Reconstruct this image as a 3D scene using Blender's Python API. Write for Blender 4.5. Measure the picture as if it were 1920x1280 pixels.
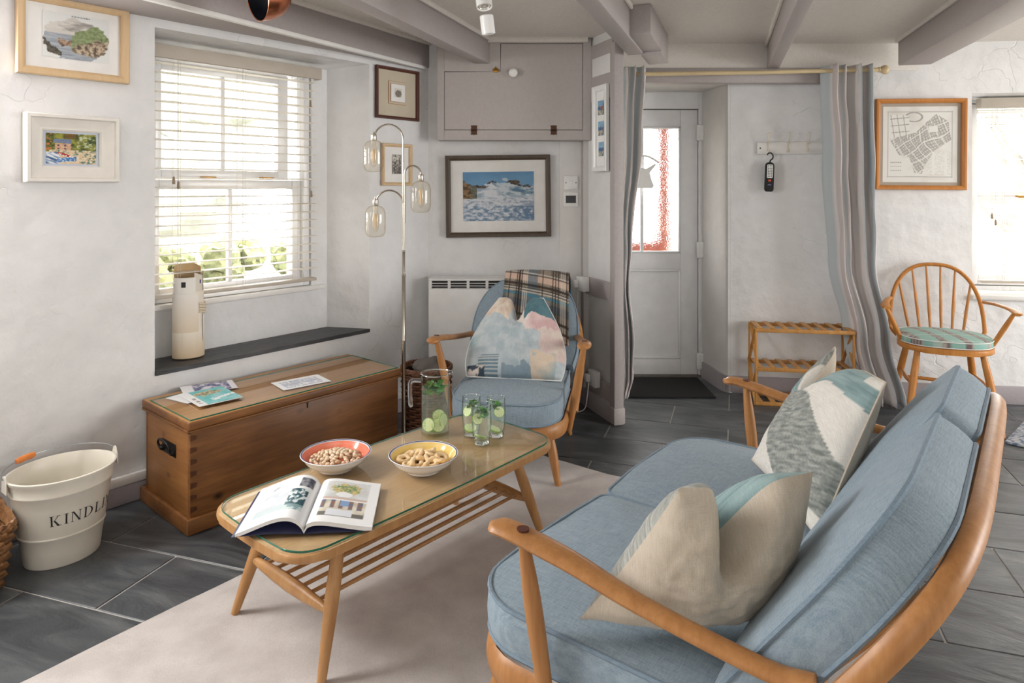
import bpy, bmesh, math, random
from mathutils import Vector, Matrix, noise
for _o in list(bpy.data.objects): bpy.data.objects.remove(_o)
SC = bpy.context.scene; COL = SC.collection
random.seed(7)
# ------------------------------------------------------------------ camera (level, 24 mm, shifted down), eye height 1.28 m
F, HZ, EYE = 1280.0, 350.0, 1.28
cam = bpy.data.cameras.new('camera'); cam_o = bpy.data.objects.new('camera', cam); COL.objects.link(cam_o)
cam_o.location = (0, 0, EYE); cam_o.rotation_euler = (math.pi/2, 0, 0)
cam.sensor_width = 36; cam.lens = 36*F/1920; cam.shift_y = (HZ-640)/1920; cam.clip_start = .02
SC.camera = cam_o
# ------------------------------------------------------------------ world: bright overcast sky
w = bpy.data.worlds.new('sky'); SC.world = w; w.use_nodes = True
bgn = w.node_tree.nodes['Background']; bgn.inputs[0].default_value = (1, .99, .98, 1); bgn.inputs[1].default_value = 7.5
SC.view_settings.view_transform = 'Standard'; SC.view_settings.look = 'None'
SC.view_settings.gamma = 1; SC.view_settings.exposure = 0.72; SC.view_settings.use_curve_mapping = False
try:
    SC.cycles.max_bounces = 9; SC.cycles.diffuse_bounces = 4; SC.cycles.transparent_max_bounces = 24
    SC.cycles.transmission_bounces = 10; SC.cycles.sample_clamp_indirect = 8
except Exception: pass

# added lamps imitate window daylight: left wall, two at the rear, far right
def helper_area(loc, target, w_, h_, watts):
    l = bpy.data.lights.new('daylight_helper', 'AREA'); l.shape = 'RECTANGLE'; l.size = w_; l.size_y = h_; l.energy = watts; l.color = (1, .985, .97)
    o = bpy.data.objects.new('daylight_helper', l); COL.objects.link(o); o.location = loc
    o.rotation_euler = (Vector(target)-Vector(loc)).to_track_quat('-Z', 'Z').to_euler()
helper_area((-2.28, 1.86, 1.5), (-2.28+.77, 1.86-.55, 1.40), 1.25, 1.1, 66)
helper_area((-.6, -2.5, 1.15), (-.6, 0, 1.15), 2.8, 1.7, 11)
helper_area((3.0, -2.5, 1.15), (3.0, 0, 1.15), 2.0, 1.7, 4)
helper_area((5.3, .6, 1.4), (4.0, .75, 1.3), 1.6, 1.2, 42)
# ------------------------------------------------------------------ colour and material helpers
def lin(c):
    return tuple(((v/255)/12.92 if v/255 <= .04045 else ((v/255+.055)/1.055)**2.4) for v in c)
def rgba(c): return (*lin(c), 1)
MATS = {}
class NT:
    def __init__(s, name):
        s.m = bpy.data.materials.new(name); s.m.use_nodes = True; s.t = s.m.node_tree; s.n = s.t.nodes
        s.b = s.n['Principled BSDF']; s.out = s.n['Material Output']; MATS[name] = s.m
    def add(s, typ, **kw):
        n = s.n.new(typ)
        for k, v in kw.items():
            if k.startswith('_'): setattr(n, k[1:], v)
        for k, v in kw.items():
            if not k.startswith('_'):
                key = int(k[1:]) if k[0] == 'i' and k[1:].isdigit() else k.replace('__', ' ')
                n.inputs[key].default_value = v
        return n
    def l(s, a, b): s.t.links.new(a, b)
    def coord(s, kind='Object', scale=(1, 1, 1), rot=(0, 0, 0)):
        c = s.add('ShaderNodeTexCoord'); m = s.add('ShaderNodeMapping')
        m.inputs['Scale'].default_value = scale; m.inputs['Rotation'].default_value = rot
        s.l(c.outputs[kind], m.inputs[0]); return m.outputs[0]
    def noise(s, vec, scale, detail=4, rough=.55, dist=0):
        n = s.add('ShaderNodeTexNoise', Scale=scale, Detail=detail, Roughness=rough, Distortion=dist); s.l(vec, n.inputs['Vector']); return n.outputs['Fac']
    def ramp(s, fac, stops):
        r = s.add('ShaderNodeValToRGB'); e = r.color_ramp.elements
        while len(e) < len(stops): e.new(.5)
        for k, (p, c) in zip(e, stops): k.position = p; k.color = rgba(c) if max(c) > 1.5 else (*c, 1)
        s.l(fac, r.inputs[0]); return r.outputs[0]
    def bump(s, h, strength, dist=.01, prev=None):
        b = s.add('ShaderNodeBump', Strength=strength, Distance=dist); s.l(h, b.inputs['Height'])
        if prev: s.l(prev, b.inputs['Normal'])
        return b.outputs[0]
    def mixc(s, fac, a, b, typ='MIX'):
        m = s.add('ShaderNodeMix', _data_type='RGBA', _blend_type=typ)
        for sock, v in ((m.inputs[0], fac), (m.inputs[6], a), (m.inputs[7], b)):
            if hasattr(v, 'links') or isinstance(v, bpy.types.NodeSocket): s.l(v, sock)
            else: sock.default_value = v if not isinstance(v, tuple) else (rgba(v) if max(v) > 1.5 else (*v[:3], 1))
        return m.outputs[2]
    def set(s, color=None, rough=None, metal=None, normal=None, spec=None):
        b = s.b
        if color is not None:
            if isinstance(color, tuple): b.inputs['Base Color'].default_value = rgba(color)
            else: s.l(color, b.inputs['Base Color'])
        if rough is not None: b.inputs['Roughness'].default_value = rough
        if metal is not None: b.inputs['Metallic'].default_value = metal
        if spec is not None: b.inputs['Specular IOR Level'].default_value = spec
        if normal is not None: s.l(normal, b.inputs['Normal'])
        return s
def plain(name, c, rough=.5, metal=0, bump=0, bs=60, spec=None):
    t = NT(name); v = t.coord()
    n = t.noise(v, bs if bump else 12, 3)
    a = tuple(max(0, x*.965) for x in c)
    t.set(color=t.ramp(n, [(.3, a), (.7, c)]), rough=rough, metal=metal, spec=spec)
    if bump: t.set(normal=t.bump(n, bump, .004))
    return t.m
def plaster(name, c, lumpy=1.0):
    t = NT(name); v = t.coord()
    big = t.noise(v, 2.2, 3, .5); mid = t.noise(v, 11, 3, .55); fine = t.noise(v, 70, 3, .65)
    vo = t.add('ShaderNodeTexVoronoi', Scale=3.1, _feature='DISTANCE_TO_EDGE')
    dist = t.add('ShaderNodeVectorMath', _operation='ADD'); nz = t.add('ShaderNodeTexNoise', Scale=4, Detail=3); t.l(v, nz.inputs['Vector'])
    sc = t.add('ShaderNodeVectorMath', _operation='SCALE'); sc.inputs['Scale'].default_value = .55; t.l(nz.outputs['Color'], sc.inputs[0])
    t.l(v, dist.inputs[0]); t.l(sc.outputs[0], dist.inputs[1]); t.l(dist.outputs[0], vo.inputs['Vector'])
    crack = t.ramp(vo.outputs['Distance'], [(0, (0, 0, 0)), (.012, (1, 1, 1))])
    msk = t.ramp(t.noise(v, 1.3, 2), [(.54, (1, 1, 1)), (.62, (0, 0, 0))])
    cm = t.add('ShaderNodeMix', _data_type='RGBA', _blend_type='MIX'); t.l(msk, cm.inputs[0]); t.l(crack, cm.inputs[6]); cm.inputs[7].default_value = (1, 1, 1, 1)
    n1 = t.bump(big, .5*lumpy, .10); n2 = t.bump(mid, .3*lumpy, .02, n1); n3 = t.bump(fine, .16*lumpy, .005, n2); n4 = t.bump(cm.outputs[2], .35*lumpy, .006, n3)
    col = t.ramp(mid, [(.3, tuple(x*.975 for x in c)), (.7, c)])
    t.set(color=col, rough=.75, normal=n4, spec=.25)
    return t.m
def wood(name, light, dark, scale=(30, 30, 2.2), rough=.4, ring=6, knots=False, spec=.4):
    t = NT(name); v = t.coord('Object', scale)
    n = t.noise(v, 1.0, 5, .6, .6); f = t.noise(t.coord('Object', tuple(x*4 for x in scale)), 1.0, 3)
    col = t.ramp(n, [(.25, dark), (.5, tuple((a+b)/2 for a, b in zip(light, dark))), (.75, light)])
    col = t.mixc(.25, col, t.ramp(f, [(.3, dark), (.7, light)]))
    if knots:
        vo = t.add('ShaderNodeTexVoronoi', Scale=5.2); t.l(t.coord('Object', (1, 1, 1.6)), vo.inputs['Vector'])
        k = t.ramp(vo.outputs['Distance'], [(.05, (1, 1, 1)), (.15, (0, 0, 0))])
        col = t.mixc(k, col, tuple(x*.45 for x in dark))
        big = t.noise(t.coord('Object', (3, 3, 1)), 1, 2)
        col = t.mixc(t.ramp(big, [(.4, (0, 0, 0)), (.7, (.5, .5, .5))]), col, tuple(x*.72 for x in dark))
    t.set(color=col, rough=rough, normal=t.bump(f, .08, .002), spec=spec)
    return t.m
def fabric(name, c1, c2, s=900, rough=.9, bump=.35, attr=None, ratio=1.0):
    t = NT(name)
    a = t.noise(t.coord('Object', (s*.06, s, s)), 1, 3, .7); b = t.noise(t.coord('Object', (s, s*.06, s*.06)), 1, 3, .7)
    m = t.add('ShaderNodeMath', _operation='ADD'); t.l(a, m.inputs[0]); t.l(b, m.inputs[1])
    h = t.add('ShaderNodeMath', _operation='MULTIPLY'); h.inputs[1].default_value = .5; t.l(m.outputs[0], h.inputs[0])
    if attr:
        at = t.add('ShaderNodeAttribute', _attribute_name='Col')
        col = t.mixc(.8, at.outputs['Color'], t.ramp(h.outputs[0], [(.36, (.72, .72, .72)), (.6, (1, 1, 1))]), 'MULTIPLY')
    else: col = t.ramp(h.outputs[0], [(.36, c1), (.6, c2)])
    t.set(color=col, rough=rough, normal=t.bump(h.outputs[0], bump, .002), spec=.15)
    t.b.inputs['Sheen Weight'].default_value = .15
    return t.m
def glassy(name, tint=(1, 1, 1), ior=1.45, refl=1.0, rough=.02):
    """thin clear sheet: clear where looked through, mirror-like at grazing angles"""
    t = NT(name); t.n.remove(t.b)
    tr = t.add('ShaderNodeBsdfTransparent'); tr.inputs[0].default_value = (*tint, 1)
    gl = t.add('ShaderNodeBsdfGlossy'); gl.inputs['Roughness'].default_value = rough
    fr = t.add('ShaderNodeFresnel'); fr.inputs[0].default_value = ior
    ge = t.add('ShaderNodeNewGeometry'); ff = t.add('ShaderNodeMath', _operation='MULTIPLY_ADD'); ff.inputs[1].default_value = -refl; ff.inputs[2].default_value = refl; t.l(ge.outputs['Backfacing'], ff.inputs[0])
    m = t.add('ShaderNodeMath', _operation='MULTIPLY'); t.l(ff.outputs[0], m.inputs[1]); t.l(fr.outputs[0], m.inputs[0])
    mx = t.add('ShaderNodeMixShader'); t.l(m.outputs[0], mx.inputs[0]); t.l(tr.outputs[0], mx.inputs[1]); t.l(gl.outputs[0], mx.inputs[2])
    t.l(mx.outputs[0], t.out.inputs[0]); return t.m
def edgeglass(name, face, edge, ior, refl):
    m = glassy(name, face, ior, refl); t = m.node_tree; tr = [n for n in t.nodes if n.type == 'BSDF_TRANSPARENT'][0]
    lw = t.nodes.new('ShaderNodeLayerWeight'); lw.inputs[0].default_value = .5; r = t.nodes.new('ShaderNodeValToRGB')
    r.color_ramp.elements[0].position = .45; r.color_ramp.elements[0].color = (*face, 1); r.color_ramp.elements[1].position = .98; r.color_ramp.elements[1].color = (*edge, 1)
    t.links.new(lw.outputs['Facing'], r.inputs[0]); t.links.new(r.outputs[0], tr.inputs[0]); return m
def cloudy(name, face, edge, ior, refl, amt):
    m = edgeglass(name, face, edge, ior, refl); t = m.node_tree; out = t.nodes['Material Output']; src = out.inputs[0].links[0].from_socket
    d = t.nodes.new('ShaderNodeBsdfTranslucent'); d.inputs[0].default_value = (.86, .92, .86, 1); d2 = t.nodes.new('ShaderNodeBsdfDiffuse'); d2.inputs[0].default_value = (.86, .92, .86, 1)
    a = t.nodes.new('ShaderNodeAddShader'); t.links.new(d.outputs[0], a.inputs[0]); t.links.new(d2.outputs[0], a.inputs[1])
    mx = t.nodes.new('ShaderNodeMixShader'); mx.inputs[0].default_value = amt; t.links.new(src, mx.inputs[1]); t.links.new(a.outputs[0], mx.inputs[2]); t.links.new(mx.outputs[0], out.inputs[0]); return m
def solidglass(name, c=(1, 1, 1), ior=1.45, rough=0):
    t = NT(name); b = t.b; b.inputs['Base Color'].default_value = (*c, 1); b.inputs['Roughness'].default_value = rough
    b.inputs['Transmission Weight'].default_value = 1; b.inputs['IOR'].default_value = ior; return t.m
def paint(name, rough=.6, spec=.3):
    t = NT(name); at = t.add('ShaderNodeAttribute', _attribute_name='Col')
    t.set(color=at.outputs['Color'], rough=rough, spec=spec); return t.m

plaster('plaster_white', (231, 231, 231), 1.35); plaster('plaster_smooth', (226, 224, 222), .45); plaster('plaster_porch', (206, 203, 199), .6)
plain('lilac', (172, 164, 162), .55, bump=.15); plain('lilac_skirting', (172, 165, 169), .5, bump=.08); plain('cream_ceiling', (230, 225, 218), .8, bump=.05)
plain('cupboard_paint', (186, 179, 176), .5, bump=.06); plain('white_paint', (236, 235, 232), .4); plain('upvc', (238, 238, 239), .25)
plain('panel_white', (222, 221, 219), .5); plain('dark_gap', (52, 46, 44), .9); plain('white_enamel', (240, 240, 238), .22)
plain('cream_enamel', (232, 226, 212), .3, spec=.5); plain('black', (18, 18, 19), .45); plain('rubber', (28, 28, 29), .7); plain('orange', (225, 88, 30), .4)
plain('cream_pole', (206, 186, 146), .35); plain('white_ceramic', (243, 241, 238), .12); plain('paper', (240, 240, 240), .6); plain('mat_card', (240, 239, 236), .8)
plain('beige_card', (204, 193, 172), .8); plain('grey_card', (178, 168, 155), .8); plain('ink', (38, 38, 42), .6); plain('ink_blue', (60, 66, 130), .5)
plain('frame_cream', (232, 228, 220), .45); plain('frame_blue', (198, 206, 220), .5); plain('valance', (192, 182, 168), .5); plain('cord', (214, 208, 196), .7)
plain('toggle', (150, 132, 110), .5); plain('brass', (176, 132, 60), .3, .9); plain('bronze', (84, 62, 48), .4, .8); plain('iron', (34, 31, 30), .45, .6)
plain('nickel', (198, 190, 178), .22, 1); plain('wire', (176, 178, 180), .3, .9); plain('copper', (196, 122, 88), .22, 1); plain('tin_dark', (34, 36, 46), .35, .5)
plain('bulb_amber', (230, 190, 120), .3); plain('screen', (22, 22, 26), .15); plain('slot', (60, 60, 62), .7); plain('grout', (188, 184, 178), .9, bump=.2)
plain('leaf', (76, 138, 46), .45); plain('leaf_dark', (44, 98, 34), .45); plain('lime_rind', (126, 168, 52), .4); plain('rope', (212, 200, 178), .9)
plain('hook_cream', (222, 214, 198), .35); plain('doormat', (24, 24, 25), .98, bump=.8, bs=400); plain('navy', (36, 40, 78), .5); plain('pocket_blue', (150, 160, 214), .5)
wood('beech', (190, 138, 86), (154, 102, 56)); wood('oak_table', (196, 152, 102), (164, 116, 70), (26, 26, 2.4)); wood('honey', (208, 146, 74), (176, 108, 44)); wood('pale_frame', (222, 194, 154), (206, 174, 132)); wood('dark_frame', (92, 78, 64), (66, 54, 44)); wood('mahogany', (104, 58, 44), (66, 34, 26))
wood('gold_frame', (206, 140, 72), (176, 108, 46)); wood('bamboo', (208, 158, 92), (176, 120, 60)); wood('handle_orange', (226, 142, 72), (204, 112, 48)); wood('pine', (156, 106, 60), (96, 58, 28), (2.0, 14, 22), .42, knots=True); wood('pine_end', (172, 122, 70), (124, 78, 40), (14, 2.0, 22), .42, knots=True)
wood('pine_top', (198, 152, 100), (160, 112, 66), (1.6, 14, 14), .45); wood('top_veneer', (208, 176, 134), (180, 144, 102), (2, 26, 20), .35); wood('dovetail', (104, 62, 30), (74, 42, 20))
fabric('blue_linen', (118, 136, 149), (150, 166, 177), 460, bump=.18); fabric('blue_piping', (104, 122, 138), (132, 150, 164)); fabric('pillow_cloth', None, None, 700, attr=True); fabric('throw_cloth', None, None, 500, attr=True)
fabric('beige_felt', (190, 178, 162), (206, 194, 178), 400, bump=.12); fabric('pad_cloth', None, None, 700, attr=True)
paint('print'); paint('gloss_print', .25, .5); paint('ceramic_paint', .12, .5); paint('clay', .75, .2); paint('curtain_cloth', .95, .1)
plain('curtain_trim', (190, 182, 176), .9)
glassy('pane'); glassy('table_glass', (.985, .995, .99), 1.5, 1.0); edgeglass('vessel_glass', (.99, 1, .995), (.62, .70, .68), 1.55, 1.4); edgeglass('amber_glass', (.985, .965, .92), (.80, .72, .55), 1.5, 1.4)
plain('glass_edge', (28, 108, 88), .15); solidglass('thick_glass', (.97, .99, .985)); cloudy('water', (.97, .985, .975), (.80, .86, .82), 1.25, .9, .06)
def _special():
    t = NT('frosted'); t.b.inputs['Base Color'].default_value = (1, 1, 1, 1); t.b.inputs['Transmission Weight'].default_value = 1; t.b.inputs['IOR'].default_value = 1.25
    t.b.inputs['Roughness'].default_value = .2
    t.set(normal=t.bump(t.noise(t.coord('Object'), 130, 2), .5, .01))
    t = NT('slate'); v = t.coord('Object', (1.5, 5, 4)); oi = t.add('ShaderNodeObjectInfo')
    off = t.add('ShaderNodeVectorMath', _operation='SCALE'); cmb = t.add('ShaderNodeCombineXYZ'); t.l(oi.outputs['Random'], cmb.inputs[0]); t.l(oi.outputs['Random'], cmb.inputs[1]); t.l(cmb.outputs[0], off.inputs[0]); off.inputs['Scale'].default_value = 40
    ad = t.add('ShaderNodeVectorMath', _operation='ADD'); t.l(v, ad.inputs[0]); t.l(off.outputs[0], ad.inputs[1]); V = ad.outputs[0]
    n = t.noise(V, 1.6, 6, .62, 1.2); f = t.noise(V, 9, 5, .6)
    c = t.ramp(n, [(.32, (52, 55, 59)), (.47, (70, 74, 78)), (.53, (80, 84, 87)), (.68, (104, 107, 108))])
    hs = t.add('ShaderNodeHueSaturation'); t.l(c, hs.inputs['Color']); mr = t.add('ShaderNodeMapRange'); mr.inputs['To Min'].default_value = .8; mr.inputs['To Max'].default_value = 1.15; t.l(oi.outputs['Random'], mr.inputs[0]); t.l(mr.outputs[0], hs.inputs['Value'])
    b1 = t.bump(n, .35, .012); t.set(color=hs.outputs[0], rough=.38, normal=t.bump(f, .25, .004, b1), spec=.6)
    t = NT('slate_sill'); v = t.coord('Object', (2, 6, 6)); n = t.noise(v, 5, 6, .6)
    t.set(color=t.ramp(n, [(.3, (40, 41, 44)), (.75, (70, 71, 74))]), rough=.45, normal=t.bump(n, .5, .01))
    t = NT('rug'); v = t.coord(); n = t.noise(v, 420, 3, .7); m = t.noise(v, 9, 4, .6)
    c = t.mixc(.35, t.ramp(n, [(.3, (178, 170, 166)), (.7, (212, 206, 202))]), t.ramp(m, [(.35, (172, 164, 160)), (.65, (216, 210, 206))]))
    t.set(color=c, rough=1, normal=t.bump(n, .35, .004), spec=.05); t.b.inputs['Sheen Weight'].default_value = .2
    t = NT('wicker'); v = t.coord(); n = t.noise(v, 40, 4); oi = t.add('ShaderNodeObjectInfo')
    t.set(color=t.ramp(n, [(.3, (92, 58, 30)), (.6, (150, 104, 60)), (.8, (178, 132, 84))]), rough=.5)
    t = NT('wicker_red'); n = t.noise(t.coord(), 40, 4); t.set(color=t.ramp(n, [(.3, (96, 62, 46)), (.6, (142, 98, 74)), (.8, (166, 120, 92))]), rough=.55)
    t = NT('lawn'); n = t.noise(t.coord(), 6, 5, .7); t.set(color=t.ramp(n, [(.3, (150, 148, 132)), (.7, (178, 174, 162))]), rough=1)
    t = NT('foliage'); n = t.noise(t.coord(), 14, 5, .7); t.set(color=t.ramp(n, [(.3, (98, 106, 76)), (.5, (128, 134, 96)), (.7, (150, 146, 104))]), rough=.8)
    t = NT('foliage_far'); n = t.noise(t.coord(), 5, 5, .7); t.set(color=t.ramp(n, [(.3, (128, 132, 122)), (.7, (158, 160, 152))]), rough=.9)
    t = NT('stone'); n = t.noise(t.coord(), 5, 5, .7); t.set(color=t.ramp(n, [(.3, (88, 84, 80)), (.7, (122, 116, 110))]), rough=.9)
    t = NT('bark'); n = t.noise(t.coord(), 8, 5, .7); t.set(color=t.ramp(n, [(.3, (112, 108, 102)), (.7, (134, 130, 122))]), rough=.9)
    t = NT('brick_post'); n = t.noise(t.coord(), 9, 4, .7); t.set(color=t.ramp(n, [(.3, (112, 52, 36)), (.7, (140, 72, 50))]), rough=.9)
    t = NT('slat_white'); t.set(color=(232, 226, 214), rough=.45); t.b.inputs['Subsurface Weight'].default_value = 0
    t = NT('nut'); oi = t.add('ShaderNodeObjectInfo'); n = t.noise(t.coord(), 160, 3); c = t.ramp(oi.outputs['Random'], [(0, (226, 200, 164)), (.5, (240, 222, 194)), (1, (218, 180, 138))]); t.set(color=t.mixc(.3, c, t.ramp(n, [(.3, (190, 140, 100)), (.7, (240, 226, 204))])), rough=.5)
    t = NT('cracker'); n = t.noise(t.coord(), 70, 4); t.set(color=t.ramp(n, [(.3, (230, 190, 134)), (.7, (246, 222, 182))]), rough=.6, normal=t.bump(n, .3, .003))
    t = NT('lime_flesh'); at = t.add('ShaderNodeAttribute', _attribute_name='Col'); t.set(color=at.outputs['Color'], rough=.25); t.b.inputs['Subsurface Weight'].default_value = 0
    t = NT('blue_rug'); v = t.coord(); n = t.noise(v, 60, 3); t.set(color=t.ramp(n, [(.4, (104, 124, 150)), (.55, (196, 200, 206))]), rough=1, normal=t.bump(n, .6, .006))
_special()

# ------------------------------------------------------------------ mesh helpers
def link(o, parent=None):
    COL.objects.link(o)
    if parent: o.parent = parent
    return o
def obj(name, bm, mat, parent=None, smooth=True, angle=40, loc=None):
    me = bpy.data.meshes.new(name)
    bmesh.ops.recalc_face_normals(bm, faces=bm.faces) if getattr(bm, 'fixn', True) is True else None
    bm.to_mesh(me); bm.free()
    for m in (mat if isinstance(mat, (list, tuple)) else [mat]): me.materials.append(MATS[m])
    if smooth:
        for p in me.polygons: p.use_smooth = True
        try: me.set_sharp_from_angle(angle=math.radians(angle))
        except Exception: pass
    o = bpy.data.objects.new(name, me); link(o, parent)
    if loc: o.location = loc
    return o
def empty(name, loc=(0, 0, 0), rz=0):
    o = bpy.data.objects.new(name, None); link(o); o.empty_display_size = .05; o.location = loc; o.rotation_euler = (0, 0, rz); return o
def tag(o, label, cat, group=None, kind=None):
    o['label'] = label; o['category'] = cat
    if group: o['group'] = group
    if kind: o['kind'] = kind
    return o
def struct(o): o['kind'] = 'structure'; return o
def NB(): return bmesh.new()
def box(bm, c, s, M=None, bev=0, seg=2, mi=0):
    g = bmesh.ops.create_cube(bm, size=1)['verts']
    for v in g: v.co = Vector((v.co.x*s[0], v.co.y*s[1], v.co.z*s[2]))
    if bev:
        es = list({e for v in g for e in v.link_edges})
        r = bmesh.ops.bevel(bm, geom=es, offset=min(bev, min(s)*.48), segments=seg, affect='EDGES', profile=.5)
        g = list({v for f in r['faces'] for v in f.verts} | {v for v in g if v.is_valid})
    for f in {f for v in g for f in v.link_faces}: f.material_index = mi
    c = Vector(c)
    for v in g:
        v.co = v.co + c if M is None else M @ (v.co + c)
    return g
def bx(bm, x0, x1, y0, y1, z0, z1, M=None, bev=0, seg=2, mi=0):
    return box(bm, ((x0+x1)/2, (y0+y1)/2, (z0+z1)/2), (abs(x1-x0), abs(y1-y0), abs(z1-z0)), M, bev, seg, mi)
def tube(bm, pts, r, seg=8, up=None, closed=False, cap=True, mi=0):
    """sweep; r: number, list of numbers, or list of (side, up) half-widths"""
    pts = [Vector(p) for p in pts]; n = len(pts)
    rr = r if isinstance(r, (list, tuple)) and len(r) == n and not (n == 2 and isinstance(r, tuple)) else [r]*n
    rings = []; ref = Vector(up) if up else None; prev = None
    for i, p in enumerate(pts):
        a = pts[(i-1) % n] if (closed or i > 0) else p; b = pts[(i+1) % n] if (closed or i < n-1) else p
        t = (b-a).normalized()
        if ref is not None: sd = t.cross(ref)
        else:
            if prev is None: sd = t.cross(Vector((0, 0, 1)) if abs(t.z) < .9 else Vector((0, 1, 0)))
            else: sd = prev - t*prev.dot(t)
        if sd.length < 1e-6: sd = t.orthogonal()
        sd.normalize(); prev = sd; u = sd.cross(t)
        ra, rb = rr[i] if isinstance(rr[i], (tuple, list)) else (rr[i], rr[i])
        rings.append([bm.verts.new(p + sd*math.cos(k*2*math.pi/seg)*ra + u*math.sin(k*2*math.pi/seg)*rb) for k in range(seg)])
    m = n if closed else n-1
    for i in range(m):
        A, B = rings[i], rings[(i+1) % n]
        for k in range(seg):
            f = bm.faces.new((A[k], A[(k+1) % seg], B[(k+1) % seg], B[k])); f.material_index = mi
    if cap and not closed:
        for R in (rings[0], rings[-1]):
            f = bm.faces.new(R); f.material_index = mi
    return rings
def lathe(bm, prof, seg=32, M=None, sx=1, sy=1, mi=0, wob=None):
    rings = []
    for (r, z) in prof:
        if r < 1e-6: rings.append([bm.verts.new((0, 0, z))]); continue
        rings.append([bm.verts.new((r*sx*math.cos(2*math.pi*k/seg), r*sy*math.sin(2*math.pi*k/seg), z)) for k in range(seg)])
    for A, B in zip(rings, rings[1:]):
        for k in range(seg):
            k2 = (k+1) % seg
            if len(A) == 1 and len(B) == 1: continue
            vs = (A[0], B[k2], B[k]) if len(A) == 1 else ((A[k], A[k2], B[0]) if len(B) == 1 else (A[k], A[k2], B[k2], B[k]))
            f = bm.faces.new(vs); f.material_index = mi
    if M is not None:
        for R in rings:
            for v in R: v.co = M @ v.co
    return rings
def prism(bm, outline, z0, z1, bev=0, seg=2, M=None, mi=0):
    lo = [bm.verts.new((x, y, z0)) for x, y in outline]; hi = [bm.verts.new((x, y, z1)) for x, y in outline]
    n = len(outline); fs = [bm.faces.new(lo[::-1]), bm.faces.new(hi)]
    for i in range(n): fs.append(bm.faces.new((lo[i], lo[(i+1) % n], hi[(i+1) % n], hi[i])))
    vs = lo+hi
    if bev:
        r = bmesh.ops.bevel(bm, geom=list({e for f in fs[:2] for e in f.edges}), offset=bev, segments=seg, affect='EDGES', profile=.5)
        vs = list({v for f in r['faces'] for v in f.verts} | {v for v in vs if v.is_valid})
        fs = list({f for v in vs for f in v.link_faces})
    for f in fs:
        if f.is_valid: f.material_index = mi
    if M is not None:
        for v in vs: v.co = M @ v.co
    return vs
def rrect(w, h, r, n=6, bow=(0, 0)):
    """rounded rectangle centred on 0; r: radius or [br, tr, tl, bl]"""
    rs = r if isinstance(r, (list, tuple)) else [r]*4; pts = []
    for (cx, cy, a0), q in zip(((w/2, -h/2, -90), (w/2, h/2, 0), (-w/2, h/2, 90), (-w/2, -h/2, 180)), rs):
        q = max(q, 1e-4); ox, oy = cx - math.copysign(q, cx), cy - math.copysign(q, cy)
        for k in range(n+1):
            a = math.radians(a0+90*k/n); pts.append((ox+q*math.cos(a), oy+q*math.sin(a)))
    out = []
    for i, (x, y) in enumerate(pts):      # bowed sides: add intermediate points
        x2, y2 = pts[(i+1) % len(pts)]; out.append((x, y)); d = math.hypot(x2-x, y2-y)
        m = int(d/.05)
        for k in range(1, m): out.append((x+(x2-x)*k/m, y+(y2-y)*k/m))
    res = []
    for x, y in out:
        bx_ = bow[0]*(1-(2*y/h)**2) * (1 if x > 0 else -1) * (abs(2*x/w) > .7); by_ = bow[1]*(1-(2*x/w)**2) * (1 if y > 0 else -1) * (abs(2*y/h) > .7)
        res.append((x+bx_, y+by_))
    return res
def setcol(o, fn):
    """per-vertex print colours; fn(co) -> sRGB tuple"""
    me = o.data; a = me.color_attributes.new('Col', 'FLOAT_COLOR', 'POINT')
    for i, v in enumerate(me.vertices):
        c = lin(fn(v.co)); a.data[i].color = (*c, 1)
def sheet(name, w, h, nx, ny, fn, mat, parent, M=None, bend=None):
    """printed flat sheet in local xy, colours by (u,v) in 0..1"""
    me = bpy.data.meshes.new(name); vs = []; cs = []
    for j in range(ny+1):
        for i in range(nx+1):
            u, v = i/nx, j/ny; p = Vector(((u-.5)*w, (v-.5)*h, 0))
            if bend: p = bend(u, v)
            vs.append(M @ p if M is not None else p); cs.append((*lin(fn(u, v)), 1))
    fs = [(j*(nx+1)+i, j*(nx+1)+i+1, (j+1)*(nx+1)+i+1, (j+1)*(nx+1)+i) for j in range(ny) for i in range(nx)]
    me.from_pydata(vs, [], fs); a = me.color_attributes.new('Col', 'FLOAT_COLOR', 'POINT')
    for i, c in enumerate(cs): a.data[i].color = c
    me.materials.append(MATS[mat])
    o = bpy.data.objects.new(name, me); link(o, parent)
    for p in me.polygons: p.use_smooth = True
    return o
def copy_tree(o, parent=None):
    c = o.copy(); COL.objects.link(c); c.parent = parent
    for ch in o.children: copy_tree(ch, c)
    return c
def nz(x, y, z=0, s=1.0, oct=4):
    return noise.fractal(Vector((x*s, y*s, z)), .6, 2.1, oct)
def mixs(a, b, t):
    t = min(1, max(0, t)); return tuple(x+(y-x)*t for x, y in zip(a, b))
def Bez(pts, n=10):
    """Catmull-Rom through points"""
    P = [Vector(p) for p in pts]; P = [2*P[0]-P[1]]+P+[2*P[-1]-P[-2]]; out = []
    for i in range(1, len(P)-2):
        for k in range(n):
            t = k/n; a, b, c, d = P[i-1:i+3]
            out.append(.5*((2*b)+(c-a)*t+(2*a-5*b+4*c-d)*t*t+(3*b-a-3*c+d)*t**3))
    return out+[P[-2]]
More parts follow.
